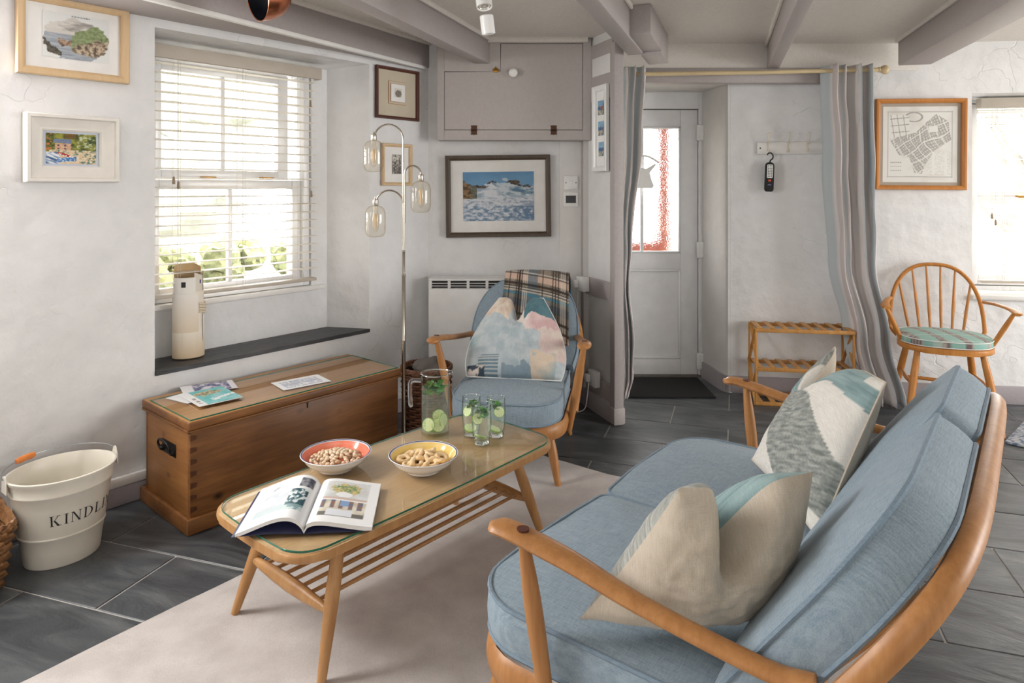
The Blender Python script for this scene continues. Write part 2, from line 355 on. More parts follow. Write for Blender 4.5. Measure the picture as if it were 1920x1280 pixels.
# pixel (1920x1280 frame) -> point on a horizontal level or at a depth
def G(px, py, z=0.0):
    Y = F*(EYE-z)/(py-HZ); return Vector(((px-960)/F*Y, Y, z))
def P(px, py, Y): return Vector(((px-960)/F*Y, Y, EYE-(py-HZ)/F*Y))
class Wall:
    """vertical plane: origin, direction d (left to right seen from inside); local x along, y outward, z up"""
    def __init__(s, x0, y0, dx, dy):
        l = math.hypot(dx, dy); s.o = Vector((x0, y0, 0)); s.d = Vector((dx/l, dy/l, 0)); s.out = Vector((-s.d.y, s.d.x, 0))
        s.rz = math.atan2(s.d.y, s.d.x); s.M = Matrix.Translation(s.o) @ Matrix.Rotation(s.rz, 4, 'Z')
    def hit(s, px, py, off=0):
        """(along, height) of a pixel on the plane moved outward by off"""
        o = s.o + s.out*off; k = (px-960)/F; t = (o.y*k-o.x)/(s.d.x-k*s.d.y); Y = o.y+t*s.d.y
        return t, EYE-(py-HZ)/F*Y
    def pt(s, t, z, off=0): return s.o + s.d*t + s.out*off + Vector((0, 0, z))
LW = Wall(-1.545, 2.797, .637, .770)      # window wall on the left
RW = Wall(1.346, 4.256, 1.554, -.221)     # right-hand wall with the map
BW = Wall(-.492, 4.07, 1, 0)              # wall behind the armchair
PW = Wall(.41, 4.07, .148, -.405)         # painted partition beside the door
# ================================================================== THE SETTING
CZ = 2.14
def wall_recess(name, W, x0, x1, z1, hole, back, depth, win, mat, thick=.46, extra=None):
    """plaster wall with a splayed recess: hole (xa,xb,za,zb) at the face, back at `depth`, window opening win at the back"""
    bm = NB()
    xs = sorted({x0, x1, hole[0], hole[1]} | set((extra or [])[:2])); zs = [0, hole[2], hole[3], z1]
    if extra: zs = sorted(set(zs) | set(extra[2:]))
    V = {}
    def v(x, y, z):
        k = (round(x, 4), round(y, 4), round(z, 4))
        if k not in V: V[k] = bm.verts.new(k)
        return V[k]
    def quad(*p): return bm.faces.new([v(*q) for q in p])
    def inside(r, xa, xb, za, zb): return xa >= r[0]-1e-6 and xb <= r[1]+1e-6 and za >= r[2]-1e-6 and zb <= r[3]+1e-6
    for xa, xb in zip(xs, xs[1:]):
        for za, zb in zip(zs, zs[1:]):
            if inside(hole, xa, xb, za, zb) or (extra and inside(extra, xa, xb, za, zb)): continue
            quad((xa, 0, za), (xb, 0, za), (xb, 0, zb), (xa, 0, zb))
    h, b, wn = hole, back, win; y = depth
    zsl = [z for z in zs if h[2]-1e-6 <= z <= h[3]+1e-6]
    for (xa, xb) in ((h[0], b[0]), (h[1], b[1])):
        bm.faces.new([v(xa, 0, z) for z in zsl]+[v(xb, y, b[3]), v(xb, y, b[2])])
    xsl = [x for x in xs if h[0]-1e-6 <= x <= h[1]+1e-6]
    for (za, zb) in ((h[2], b[2]), (h[3], b[3])):
        bm.faces.new([v(x, 0, za) for x in xsl]+[v(b[1], y, zb), v(b[0], y, zb)])
    bxs = [b[0], wn[0], wn[1], b[1]]; bzs = [b[2], wn[2], wn[3], b[3]]
    o_ = lambda x, z: (x, y, z)
    for i in range(3):
        for j in range(3):
            if i == 1 and j == 1: continue
            quad(o_(bxs[i], bzs[j]), o_(bxs[i+1], bzs[j]), o_(bxs[i+1], bzs[j+1]), o_(bxs[i], bzs[j+1]))
    for (xa, za), (xb, zb) in zip([(wn[0], wn[2]), (wn[1], wn[2]), (wn[1], wn[3]), (wn[0], wn[3])], [(wn[1], wn[2]), (wn[1], wn[3]), (wn[0], wn[3]), (wn[0], wn[2])]):
        quad((xa, y, za), (xb, y, zb), (xb, thick, zb), (xa, thick, za))
    if extra:
        e = extra
        for (xa, za), (xb, zb) in zip([(e[0], e[2]), (e[1], e[2]), (e[1], e[3]), (e[0], e[3])], [(e[1], e[2]), (e[1], e[3]), (e[0], e[3]), (e[0], e[2])]):
            quad((xa, 0, za), (xb, 0, zb), (xb, thick, zb), (xa, thick, za))
    # soften the arrises of the recess
    es = [e for e in bm.edges if len(e.link_faces) == 2 and e.calc_face_angle(0) > .5 and all(abs(q.co.y) < 1e-5 for q in e.verts) and all(h[0]-1e-4 <= q.co.x <= h[1]+1e-4 and h[2]-1e-4 <= q.co.z <= h[3]+1e-4 for q in e.verts)]
    bmesh.ops.bevel(bm, geom=es, offset=.018, segments=4, affect='EDGES', profile=.5)
    o = obj(name, bm, mat, angle=35); o.location = W.o; o.rotation_euler = (0, 0, W.rz); return struct(o)
# left wall: recess with the sash window; solid further back, where an added lamp stands in for a window
wall_recess('wall_left', LW, -4.6, 1.668, CZ+.02, (.078, 1.203, .488, 1.948), (.09, 1.085, .488, 1.925), .22, (.14, .985, .745, 1.90), 'plaster_white')
wall_recess('wall_right', RW, 0, 4.4, CZ+.02, (1.401, 2.50, .615, 1.835), (1.49, 2.42, .64, 1.82), .2, (1.50, 2.40, .665, 1.80), 'plaster_white')
# wall behind the armchair (slightly bellied at the corner)
bm = NB(); N = 14
for i in range(N+1):
    x = -.03+.96*i/N; y = -.012*math.exp(-(x/.05)**2)
    bm.verts.new((x, y, 0)); bm.verts.new((x, y, CZ+.02))
bm.verts.ensure_lookup_table()
for i in range(N): bm.faces.new([bm.verts[2*i], bm.verts[2*i+2], bm.verts[2*i+3], bm.verts[2*i+1]])
o = obj('wall_back', bm, 'plaster_white'); o.location = BW.o; struct(o)
# porch: door wall, rounded right reveal, soffit, left side
bm = NB()
pts = [(1.27, 4.66), (1.285, 4.60), (1.30, 4.50), (1.312, 4.40), (1.322, 4.33), (1.332, 4.285), (1.343, 4.262), (1.362, 4.2535)]
vs = [[bm.verts.new((x, y, z)) for z in (0, 1.95)] for x, y in pts]
for A, B in zip(vs, vs[1:]): bm.faces.new((A[0], B[0], B[1], A[1]))
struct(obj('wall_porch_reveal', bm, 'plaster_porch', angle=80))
bm = NB()
bx(bm, .42, .46, 4.0, 4.64, 0, 1.95); bx(bm, .42, 1.36, 4.14, 4.75, 1.918, 1.95)
bx(bm, .42, 1.28, 4.62, 4.70, 1.91, 2.1); bx(bm, 1.284, 1.42, 4.63, 4.72, 0, 2.1)
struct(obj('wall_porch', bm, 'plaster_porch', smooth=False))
# lintel over the porch opening and panel above it
bm = NB(); bx(bm, .60, 2.06, 4.085, 4.16, 1.902, 1.992, bev=.006); struct(obj('trim_1', bm, 'lilac'))
bm = NB(); bx(bm, .62, 2.6, 4.10, 4.16, 1.98, CZ+.02); struct(obj('wall_porch_upper', bm, 'cream_ceiling', smooth=False))
# unseen back of the room, closed apart from one unseen opening far right that lets the daylight in
def wall_openings(name, a, b, holes, z1=CZ+.02, mat='plaster_smooth'):
    W = Wall(a[0], a[1], b[0]-a[0], b[1]-a[1]); L = math.hypot(b[0]-a[0], b[1]-a[1]); bm = NB()
    xs = sorted({0, L} | {x for h in holes for x in h[:2]}); zs = sorted({0, z1} | {z for h in holes for z in h[2:]})
    for xa, xb in zip(xs, xs[1:]):
        for za, zb in zip(zs, zs[1:]):
            if any(xa >= h[0]-1e-6 and xb <= h[1]+1e-6 and za >= h[2]-1e-6 and zb <= h[3]+1e-6 for h in holes): continue
            bm.faces.new([bm.verts.new((x, 0, z)) for x, z in ((xa, za), (xb, za), (xb, zb), (xa, zb))])
    bmesh.ops.remove_doubles(bm, verts=bm.verts, dist=1e-5)
    o = obj(name, bm, mat, smooth=False); o.location = W.o; o.rotation_euler = (0, 0, W.rz); struct(o); return W
lw_end = LW.pt(-4.6, 0); rw_end = RW.pt(4.4, 0)
REAR = wall_openings('wall_rear', (5.6, -2.6), (lw_end.x, -2.6), [])
wall_openings('wall_side', (lw_end.x, -2.6), (lw_end.x, lw_end.y), [])
RSIDE = wall_openings('wall_far_right', (rw_end.x, rw_end.y), (5.6, -2.6), [(.9, 2.6, .7, 2.0)])
def portal(M, w, h):
    l = bpy.data.lights.new('daylight_helper', 'AREA'); l.shape = 'RECTANGLE'; l.size = w; l.size_y = h
    try: l.cycles.is_portal = True
    except Exception: l.energy = 0
    o = bpy.data.objects.new('daylight_helper', l); link(o); o.matrix_world = M; return o
def portal_at(W, x, z, w, h, off):
    p = W.pt(x, z, off); X = W.d; Z = W.out; Y = Z.cross(X)   # lamp shines along -Z (into the room)
    M = Matrix((X, Y, Z)).transposed().to_4x4(); M.translation = p; portal(M, w, h)
portal_at(RSIDE, 1.75, 1.35, 1.7, 1.3, .02); portal_at(LW, .56, 1.32, .84, 1.15, .47); portal_at(RW, 1.95, 1.23, .9, 1.13, .47)
# floor: bed of grout with slate tiles laid on it
bm = NB(); bx(bm, -5.2, 5.8, -2.7, 5.0, -.08, -.004); FLOOR = struct(obj('floor', bm, 'grout', smooth=False))
e1 = Vector((.9500, -.3122, 0)); e2 = Vector((.3122, .9500, 0)); J = G(331, 1041)
TL, TW = .602, .316
def tile_mesh(sx, sy):
    bm = NB(); bx(bm, -sx/2, sx/2, -sy/2, sy/2, -.012, 0, bev=.0025, seg=1)
    me = bpy.data.meshes.new('tile'); bm.to_mesh(me); bm.free(); me.materials.append(MATS['slate']); return me
tm = tile_mesh(TL-.005, TW-.005); tr_ = math.atan2(e1.y, e1.x)
def in_room(p, m=.0):
    if (p-LW.o).dot(LW.out) > .25-m or (p-RW.o).dot(RW.out) > .2 and p.x > 1.3: return False
    return p.y < 4.75 and (p.x > -.6 or p.y < 4.15) and not (p.y > 4.25 and p.x < .2)
for r in range(-7, 12):
    for c in range(-6, 13):
        off = 0 if r % 2 == 0 else .5
        p = J + e1*(TL*(c+.5+off)) + e2*(TW*(r-.5)); Y = p.y
        if Y < .6 or not in_room(p): continue
        px, py = 960+F*p.x/Y, HZ+F*EYE/Y
        if not (-350 < px < 2250 and py < 1600): continue
        t = bpy.data.objects.new('tile', tm); link(t, FLOOR); t.location = (p.x, p.y, random.uniform(-.0015, 0)); t.rotation_euler = (0, 0, tr_)
# ceiling and beams
bm = NB(); bx(bm, -5.2, 5.8, -2.7, 5.0, CZ, CZ+.05); struct(obj('ceiling', bm, 'cream_ceiling', smooth=False))
def beam(name, a, b, w, z0, mat='lilac', side=1, strip=True):
    """beam whose right (side=1) or left (side=-1) lower edge runs a->b"""
    a = Vector((*a, 0)); b = Vector((*b, 0)); d = (b-a).normalized(); nrm = Vector((d.y, -d.x, 0))
    a = a - d*2.2; L = (b-a).length; M = Matrix.Translation(a) @ Matrix.Rotation(math.atan2(d.y, d.x), 4, 'Z'); bm = NB()
    ya, yb = (0, w) if side == 1 else (-w, 0)
    bx(bm, 0, L, ya, yb, z0, CZ+.01, M, bev=.007); o = struct(obj(name, bm, mat))
    if strip:
        bm = NB()
        ys = (-.016, .0) if side == 1 else (0, .016)
        bx(bm, 0, L, ys[0], ys[1], CZ-.022, CZ+.005, M, bev=.005); c = obj('cornice_strip', bm, 'cream_ceiling', o)
    return o
beam('beam_1', (-1.0, 3.145), (-.49, 4.06), .52, 1.985)          # bulkhead along the window wall
bm = NB(); d = Vector((.51, .915, 0)).normalized(); M = Matrix.Translation(Vector((-1.0, 3.145, 0))-d*2.2) @ Matrix.Rotation(math.atan2(d.y, d.x), 4, 'Z')
bx(bm, 0, 3.2, -.012, .016, 1.968, 1.988, M, bev=.004); struct(obj('trim_2', bm, 'white_paint'))
beam('beam_2', (-.398, 3.145), (-.125, 3.955), .085, 1.99)
beam('beam_3', (.335, 2.6), (.70, 3.64), .085, 1.985)
beam('beam_4', (1.07, 2.56), (1.535, 4.10), .065, 1.985, side=-1)
beam('beam_5', (1.88, 2.56), (2.25, 3.98), .175, 1.985, side=-1)
bm = NB(); M = Matrix.Translation((.64, 3.50, 0)) @ Matrix.Rotation(math.radians(70.7), 4, 'Z'); bx(bm, -.28, .14, -.11, 0, 1.995, CZ, M, bev=.006)
bx(bm, .14, .42, -.11, .0, 1.975, CZ, M, bev=.006); struct(obj('beam_6', bm, 'lilac'))
bm = NB(); bx(bm, .33, .93, -.03, 0, CZ-.03, CZ+.005, Matrix.Translation(BW.o+Vector((0, -.125, 0))), bev=.006); struct(obj('trim_3', bm, 'cream_ceiling'))
# skirting boards
def skirt(name, W, x0, x1, h, t, mat, z0=0, bev=.004):
    bm = NB(); bx(bm, x0, x1, -t, 0, z0, z0+h, bev=bev); o = obj(name, bm, mat); o.location = W.o; o.rotation_euler = (0, 0, W.rz); return struct(o)
skirt('baseboard_left', LW, -3.6, 1.62, .074, .016, 'lilac_skirting'); skirt('baseboard_left_cap', LW, -3.6, 1.62, .042, .024, 'white_paint', .0755, .012)
skirt('baseboard_back', BW, .02, .9, .1, .014, 'lilac_skirting'); skirt('baseboard_right', RW, 0.02, 4.3, .105, .016, 'lilac_skirting')
bm = NB()
for (xa, ya), (xb, yb) in zip(pts, pts[1:]):
    A = [bm.verts.new((xa-.014, ya-.004, z)) for z in (0, .105)]; B = [bm.verts.new((xb-.014, yb-.012, z)) for z in (0, .105)]
    bm.faces.new((A[0], B[0], B[1], A[1])); bm.faces.new((A[1], B[1], bm.verts.new((xb, yb, .105)), bm.verts.new((xa, ya, .105))))
struct(obj('baseboard_porch', bm, 'lilac_skirting', angle=80))
# painted partition with post, rails and boards
bm = NB(); bx(bm, -.02, .43, .012, .04, 0, CZ); PART = struct(obj('wall_partition', bm, 'panel_white', smooth=False)); PART.location = PW.o; PART.rotation_euler = (0, 0, PW.rz)
def pp(name, x0, x1, z0, z1, mat, y0=-.004, y1=.012, bev=.004):
    bm = NB(); bx(bm, x0, x1, y0, y1, z0, z1, bev=bev); return obj(name, bm, mat, PART)
pp('post', .385, .44, .09, 2.06, 'lilac', -.014, .045, .008); pp('post_foot', .375, .447, 0, .095, 'lilac', -.02, .052, .012)
pp('rail', 0, .39, .655, .755, 'lilac'); pp('bottom_rail', 0, .39, .10, .20, 'lilac', -.002); pp('skirting', 0, .385, 0, .105, 'lilac_skirting', -.014, .012)
pp('upper_board', 0, .39, 1.765, 2.09, 'lilac', .0); pp('white_panel', .16, .375, 1.905, 2.01, 'panel_white', -.006, .004)
pp('corner_bead', .0, .03, .2, 1.77, 'lilac', -.006)
# boxed-in board beside the sea picture
bm = NB(); bx(bm, .775, .905, -.014, 0, .1, 1.55, bev=.003); o = struct(obj('trim_4', bm, 'plaster_smooth')); o.location = BW.o
bm = NB(); tube(bm, [(.925, -.02, .1), (.925, -.02, 1.54)], .009, 6); o = struct(obj('trim_5', bm, 'panel_white')); o.location = BW.o
# ------------------------------------------------------------------ sash windows
def sash_window(name, W, x0, x1, z0, z1, y, up, lo, rail):
    """up/lo: (xa, xb, za, zb) of the glass of each sash"""
    root = bpy.data.objects.new(name, None); link(root); root.location = W.o; root.rotation_euler = (0, 0, W.rz); struct(root); root.empty_display_size = .05
    def frame(nm, o, i, ya, yb, mat='upvc'):
        bm = NB(); bx(bm, o[0], i[0], ya, yb, o[2], o[3], bev=.003); bx(bm, i[1], o[1], ya, yb, o[2], o[3], bev=.003)
        bx(bm, i[0], i[1], ya, yb, o[2], i[2], bev=.003); bx(bm, i[0], i[1], ya, yb, i[3], o[3], bev=.003); return obj(nm, bm, mat, root)
    frame('window_frame', (x0, x1, z0, z1), (x0+.035, x1-.035, z0+.02, z1-.03), y-.02, y+.12)
    for nm, s, yy in (('upper_sash', up, y+.05), ('lower_sash', lo, y+.005)):
        o = (x0+.03 if nm == 'lower_sash' else s[0]-.06, x1-.03 if nm == 'lower_sash' else s[1]+.06, s[2]-.045, s[3]+.045)
        f = frame(nm, o, s, yy, yy+.04); xm = (s[0]+s[1])/2
        bm = NB(); bx(bm, xm-.011, xm+.011, yy+.006, yy+.034, s[2], s[3], bev=.004); obj('glazing_bar', bm, 'upvc', f)
        for a, b in ((s[0], xm-.011), (xm+.011, s[1])):
            bm = NB(); bx(bm, a-.004, b+.004, yy+.017, yy+.023, s[2]-.004, s[3]+.004); obj('pane', bm, 'pane', f, smooth=False)
    bm = NB()
    for q in (.35, .72): bx(bm, x0+(x1-x0)*q-.03, x0+(x1-x0)*q+.03, y-.012, y+.04, rail, rail+.014, bev=.004)
    obj('sash_fastener', bm, 'brass', root)
    return root
w1 = sash_window('window_1', LW, .145, .98, .75, 1.895, .25, (.234, .834, 1.36, 1.825), (.205, .892, .812, 1.268), 1.316)
bm = NB(); bx(bm, .12, 1.062, .195, .26, .722, .748, bev=.008); obj('window_board', bm, 'white_paint', w1)
w2 = sash_window('window_2', RW, 1.505, 2.395, .67, 1.795, .24, (1.575, 2.32, 1.25, 1.74), (1.56, 2.34, .73, 1.17), 1.212)
bm = NB(); bx(bm, 1.39, 2.5, -.035, .235, .612, .64, bev=.008); obj('window_board', bm, 'white_paint', w2)
# ------------------------------------------------------------------ front door (upvc, frosted upper light)
DY = 4.615
dr = bpy.data.objects.new('door_1', None); link(dr); dr.location = (0, 0, 0); struct(dr); dr.empty_display_size = .05
def door_frame_piece(bm, x0, x1, z0, z1, y0=0, y1=.06, bev=.004): bx(bm, x0, x1, DY+y0, DY+y1, z0, z1, bev=bev)
XL, XR, ZB, ZT = .455, 1.255, .012, 1.80
bm = NB(); door_frame_piece(bm, XR+.004, 1.29, 0, 1.92, -.01, .08); door_frame_piece(bm, .40, XL-.004, 0, 1.92, -.01, .08); door_frame_piece(bm, XL-.004, XR+.004, ZT+.005, 1.92, -.0095, .0795, 0)
for a in ((XL-.02, XL+.012, 0, 1.83), (XR-.012, XR+.02, 0, 1.83), (XL-.02, XR+.02, ZT-.012, 1.83)): door_frame_piece(bm, *a, .062, .085, 0)
obj('door_frame', bm, 'upvc', dr)
gx0, gx1, gz0, gz1 = XL+.115, 1.139, .832, 1.686; pz0, pz1 = .118, .722
bm = NB()
for a in ((XL, gx0, ZB, ZT), (gx1, XR, ZB, ZT), (gx0, gx1, gz1, ZT), (gx0, gx1, pz1, gz0), (gx0, gx1, ZB, pz0)): door_frame_piece(bm, *a)
leaf = obj('door_leaf', bm, 'upvc', dr)
bm = NB()
for (x0, x1, z0, z1) in ((gx0, gx1, gz0, gz1), (gx0, gx1, pz0, pz1)):
    for q in ((x0, x0+.014, z0, z1), (x1-.014, x1, z0, z1), (x0, x1, z0, z0+.014), (x0, x1, z1-.014, z1)): door_frame_piece(bm, *q, -.006, .02, .004)
obj('beading', bm, 'upvc', leaf)
bm = NB(); door_frame_piece(bm, gx0, gx1, pz0, pz1, .012, .03, 0); obj('door_panel', bm, 'upvc', leaf)
bm = NB(); door_frame_piece(bm, gx0, gx1, gz0, gz1, .02, .026, 0); obj('pane', bm, 'frosted', leaf, smooth=False)
bm = NB(); door_frame_piece(bm, .868, .89, gz0, gz1, .0, .02, .003); obj('glazing_bar', bm, 'upvc', leaf)
for z in (1.72, .93, .18):
    bm = NB(); bx(bm, 1.243, 1.288, DY-.026, DY-.004, z-.13, z-.02, bev=.006); bx(bm, 1.268, 1.294, DY-.034, DY-.008, z-.125, z-.025, bev=.008); obj('hinge', bm, 'white_enamel', dr)
bm = NB(); bx(bm, .45, 1.29, DY-.03, DY+.09, -.003, .012, bev=.003); obj('threshold', bm, 'stone', dr)
# ------------------------------------------------------------------ outdoors
bm = NB(); bx(bm, -30, 30, 5.2, 40, -.35, -.30); bx(bm, -30, -5.4, -20, 5.3, -.35, -.30); bx(bm, -30, 30, -30, -2.9, -.35, -.30); struct(obj('ground', bm, 'lawn', smooth=False))
bm = NB(); bx(bm, 1.05, 1.16, 4.93, 5.03, -.30, 2.05, bev=.01); bx(bm, .3, 1.05, 4.93, 5.03, -.3, .90, bev=.01); bx(bm, .3, 1.16, 4.93, 5.03, 1.70, 1.80, bev=.01)
tag(obj('porch_post', bm, 'brick_post'), 'reddish brown porch post blurred behind the frosted door glass', 'post')
def shrub(name, c, r, label, mat='foliage', n=9, group='garden shrubs outside the window'):
    bm = NB()
    for k in range(n):
        q = Vector((random.uniform(-.6, .6), random.uniform(-.6, .6), random.uniform(-.3, .5)))*r
        g = bmesh.ops.create_icosphere(bm, subdivisions=3, radius=r*random.uniform(.35, .6))['verts']
        for v in g: v.co = v.co*(1+.35*nz(*v.co, s=9/r, oct=3)) + q + Vector((0, 0, r*.6))
    o = obj(name, bm, mat, smooth=False); o.location = c; tag(o, label, 'shrub', group); return o
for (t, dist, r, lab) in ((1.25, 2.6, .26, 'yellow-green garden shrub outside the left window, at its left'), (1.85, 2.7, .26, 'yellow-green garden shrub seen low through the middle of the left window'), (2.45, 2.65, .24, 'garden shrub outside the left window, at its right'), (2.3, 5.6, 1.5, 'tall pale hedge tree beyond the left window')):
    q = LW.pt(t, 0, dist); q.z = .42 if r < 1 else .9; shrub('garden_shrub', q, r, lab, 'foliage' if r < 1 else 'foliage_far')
bm = NB()
for k in range(26):
    x = -2.6+k*.22; h = random.uniform(.58, .70)
    bx(bm, x, x+random.uniform(.19, .215), 2.1, 2.4, 0, h, bev=.04)
    bx(bm, x+.03, x+random.uniform(.17, .24), 2.13, 2.4, h, h+random.uniform(.1, .2), bev=.04)
o = obj('garden_wall', bm, 'stone'); o.location = LW.pt(.9, -.3, 0); o.rotation_euler = (0, 0, LW.rz); tag(o, 'low rough stone garden wall outside the left window', 'wall'); o['kind'] = 'structure'; del o['category']
bm = NB()
def branch(p, d, L, r, n):
    q = p+d*L; tube(bm, [p, p+d*L*.5+Vector((random.uniform(-.05, .05)*L, 0, 0)), q], [r, r*.85, r*.7], 5)
    if n:
        for k in range(3):
            a = Vector((random.uniform(-.8, .8), random.uniform(-.5, .5), random.uniform(.1, .8))); branch(q, (d*.7+a).normalized(), L*.68, r*.6, n-1)
branch(Vector((0, 0, 0)), Vector((0, 0, 1)), 1.1, .09, 4)
o = obj('bare_tree', bm, 'bark'); o.location = (5.4, 7.4, -.3); tag(o, 'bare branching tree outside the right-hand window', 'tree')
# ================================================================== FURNITURE
def cushion(name, outline, z0, z1, crown, parent, mat='blue_linen', pipe='blue_piping', xf=None, pr=.0055, bulge=.006, dome_b=0.0):
    """boxed cushion with piping top and bottom; outline in local xy, thickness along z; xf maps local -> thing space"""
    n = len(outline); cx = sum(p[0] for p in outline)/n; cy = sum(p[1] for p in outline)/n; bm = NB(); rings = []
    def ring(s, z, out=0):
        R = []
        for x, y in outline:
            dx, dy = x-cx, y-cy; l = math.hypot(dx, dy) or 1
            R.append(bm.verts.new((cx+dx*s+dx/l*out, cy+dy*s+dy/l*out, z)))
        return R
    S = [.0, .25, .5, .7, .84, .93, .98]
    for s in S[1:]: rings.append(ring(s, z0 - dome_b*(1-s**2.2)))
    for k in range(5): q = k/4; rings.append(ring(1, z0+(z1-z0)*q, bulge*math.sin(math.pi*q)))
    for s in S[:0:-1]: rings.append(ring(s, z1 + crown*(1-s**2.6)))
    for A, B in zip(rings, rings[1:]):
        for k in range(n): bm.faces.new((A[k], A[(k+1) % n], B[(k+1) % n], B[k]))
    for R, z in ((rings[0], z0-dome_b), (rings[-1], z1+crown)):
        c = bm.verts.new((cx, cy, z))
        for k in range(n): bm.faces.new((R[k], R[(k+1) % n], c))
    for v in bm.verts: v.co += Vector((0, 0, .004*nz(v.co.x, v.co.y, v.co.z, 7, 2)))
    if xf:
        for v in bm.verts: v.co = xf(v.co)
    o = obj(name, bm, mat, parent, angle=60)
    for z in (z0+.002, z1-.002):
        bm = NB(); pts = [Vector((x, y, z)) for x, y in outline]
        if xf: pts = [xf(p) for p in pts]
        tube(bm, pts, pr, 6, closed=True); obj('piping', bm, pipe, o)
    return o
def leg(bm, a, b, r0, rm, r1, bow=0):
    a, b = Vector(a), Vector(b); pts = [a.lerp(b, k/10) for k in range(11)]
    rr = [r0+(rm-r0)*math.sin(min(1, k/4)*math.pi/2) if k <= 4 else rm+(r1-rm)*((k-4)/6)**1.3 for k in range(11)]
    tube(bm, pts, rr, 12)
RC, RS = .585, .811      # back recline (run, rise)
def easy_seat(name, loc, rz, hw, hoop_w, arm_w, arm_back, n_cush, seat_z, label, cat, top_r, nsp):
    R = empty(name, loc, rz); B = 'beech'
    # seat frame: bent front rail and sides
    zf0, zf1 = seat_z-.175, seat_z-.105
    out = rrect(hw*2+.02, .60, [.12, .05, .05, .12], 6, (0, .02)); out = [(x, y+.325) for x, y in out]
    bm = NB(); tube(bm, [Vector((x, y, (zf0+zf1)/2)) for x, y in out], [(.014, .034)]*len(out), 8, up=(0, 0, 1), closed=True); obj('seat_frame', bm, B, R)
    bm = NB()
    for k in range(5): bx(bm, -hw+.02, hw-.02, .1+k*.105, .135+k*.105, zf1-.012, zf1-.004)
    obj('webbing', bm, 'rubber', R, smooth=False)
    # cushions
    cw = 2*hw/n_cush
    for k in range(n_cush):
        x0 = -hw+cw*k; rl = .13 if k == 0 else .03; rr = .13 if k == n_cush-1 else .03
        o2 = [(x+x0+cw/2, y+.305) for x, y in rrect(cw-.006, .60, [rr, .05, .05, rl], 7, (0, .018))]
        cushion('seat_cushion', o2, seat_z-.105, seat_z-.012, .022, R)
    base_y, base_z = .55, .385
    def bk(a, s, n): return Vector((a, base_y+RC*s-RS*n, base_z+RS*s+RC*n))
    xf = lambda p: bk(p.x, p.y, p.z)
    H = .49
    for k in range(n_cush):
        x0 = -hoop_w+.015 + (2*hoop_w-.03)/n_cush*k; x1 = x0+(2*hoop_w-.03)/n_cush
        if n_cush == 1:
            pts = []
            for q in range(41):
                a = math.pi*q/40; c, s = math.cos(a), math.sin(a)
                pts.append((math.copysign(abs(c)**.78, c)*(hoop_w-.015), .14+(H-.14)*abs(s)**.8))
            pts = [(-(hoop_w-.055)*1.0 if False else pts[-1][0]*.93, .0)]+[(pts[0][0]*.93, 0)]+[(pts[0][0]*.99, .07)]+pts+[(pts[-1][0]*.99, .07)]
        else:
            r = [.03, .05, top_r, .05] if k == 0 else [.05, top_r, .05, .03]
            pts = [(x+(x0+x1)/2, y+H/2) for x, y in rrect(x1-x0-.006, H, r, 8)]
        cushion('back_cushion', pts, -.085, 0, .03, R, xf=xf, dome_b=.004)
    # bent hoop of the back and its spindles
    hp = []
    for q in range(49):
        a = math.pi*q/48; c, s = math.cos(a), math.sin(a)
        e = .78 if n_cush == 1 else .36
        hp.append(bk(math.copysign(abs(c)**e, c)*hoop_w, .02+(H-.02)*abs(s)**(e+.02), -.112))
    hp = [bk(hoop_w*.93, -.2, -.10)]+hp+[bk(-hoop_w*.93, -.2, -.10)]
    bm = NB(); tube(bm, hp, [(.017, .021)]*len(hp), 10, up=bk(0, 0, 1)-bk(0, 0, 0)); obj('back_hoop', bm, B, R)
    for k in range(nsp):
        a = (-1+2*(k+1)/(nsp+1))*hoop_w*.93; top = H*(1-abs(a/hoop_w)**(3 if n_cush == 1 else 9))**.5
        bm = NB(); tube(bm, [bk(a*.9, -.2, -.10), bk(a*.95, top*.5, -.118), bk(a, top, -.112)], [.006, .008, .006], 7); obj('spindle', bm, B, R)
    bm = NB(); bx(bm, -hw, hw, .50, .55, zf0+.005, zf1-.01, bev=.01); obj('back_rail', bm, B, R)
    # arms, posts and legs
    for s in (-1, 1):
        ax, bxk = arm_w, arm_back
        pts = Bez([(s*ax, .115, .572), (s*(ax+.004), .17, .576), (s*(ax-.004), .30, .556), (s*(ax*.65+bxk*.35), .45, .528), (s*bxk, .66, .503), (s*(bxk-.005), .735, .507)], 6); n = len(pts)
        rr = []
        for i in range(n):
            q = i/(n-1); wd = .031 if q < .35 else .031-.010*min(1, (q-.35)/.3)
            if q < .1: wd *= (.35+.65*math.sqrt(q/.1))
            rr.append((wd, .0135 if q > .06 else .009))
        bm = NB(); tube(bm, pts, rr, 14, up=(0, 0, 1)); am = obj('arm', bm, B, R)
        bm = NB(); lathe(bm, [(0, .0005), (.0125, .0005), (.0125, -.004)], 16, Matrix.Translation((s*(ax+.003), .195, .5885))); obj('dowel', bm, 'mahogany', am)
        bm = NB(); leg(bm, (s*(ax+.001), .195, .565), (s*(hw+.022), .245, zf0-.02), .011, .0185, .0135); obj('arm_post', bm, B, R)
        bm = NB(); leg(bm, (s*(hw-.045), .075, zf0+.01), (s*(hw-.005), .035, .002), .016, .0205, .0125); obj('leg', bm, B, R)
        bm = NB(); leg(bm, (s*(hw-.05), .53, zf0+.01), (s*(hw-.01), .66, .002), .016, .0205, .0125); obj('leg', bm, B, R)
    tag(R, label, cat); R['bk'] = 0
    return R, bk
SOFA_RZ = math.atan2(-.793, -.609)
SOFA, sbk = easy_seat('sofa', (.268, 1.995, .014), SOFA_RZ, .61, .635, .655, .645, 2, .385, 'two-seat blue linen sofa with bent beech arms, closest to the viewer', 'sofa', .20, 11)
ACH_RZ = math.atan2(-.17, .985)
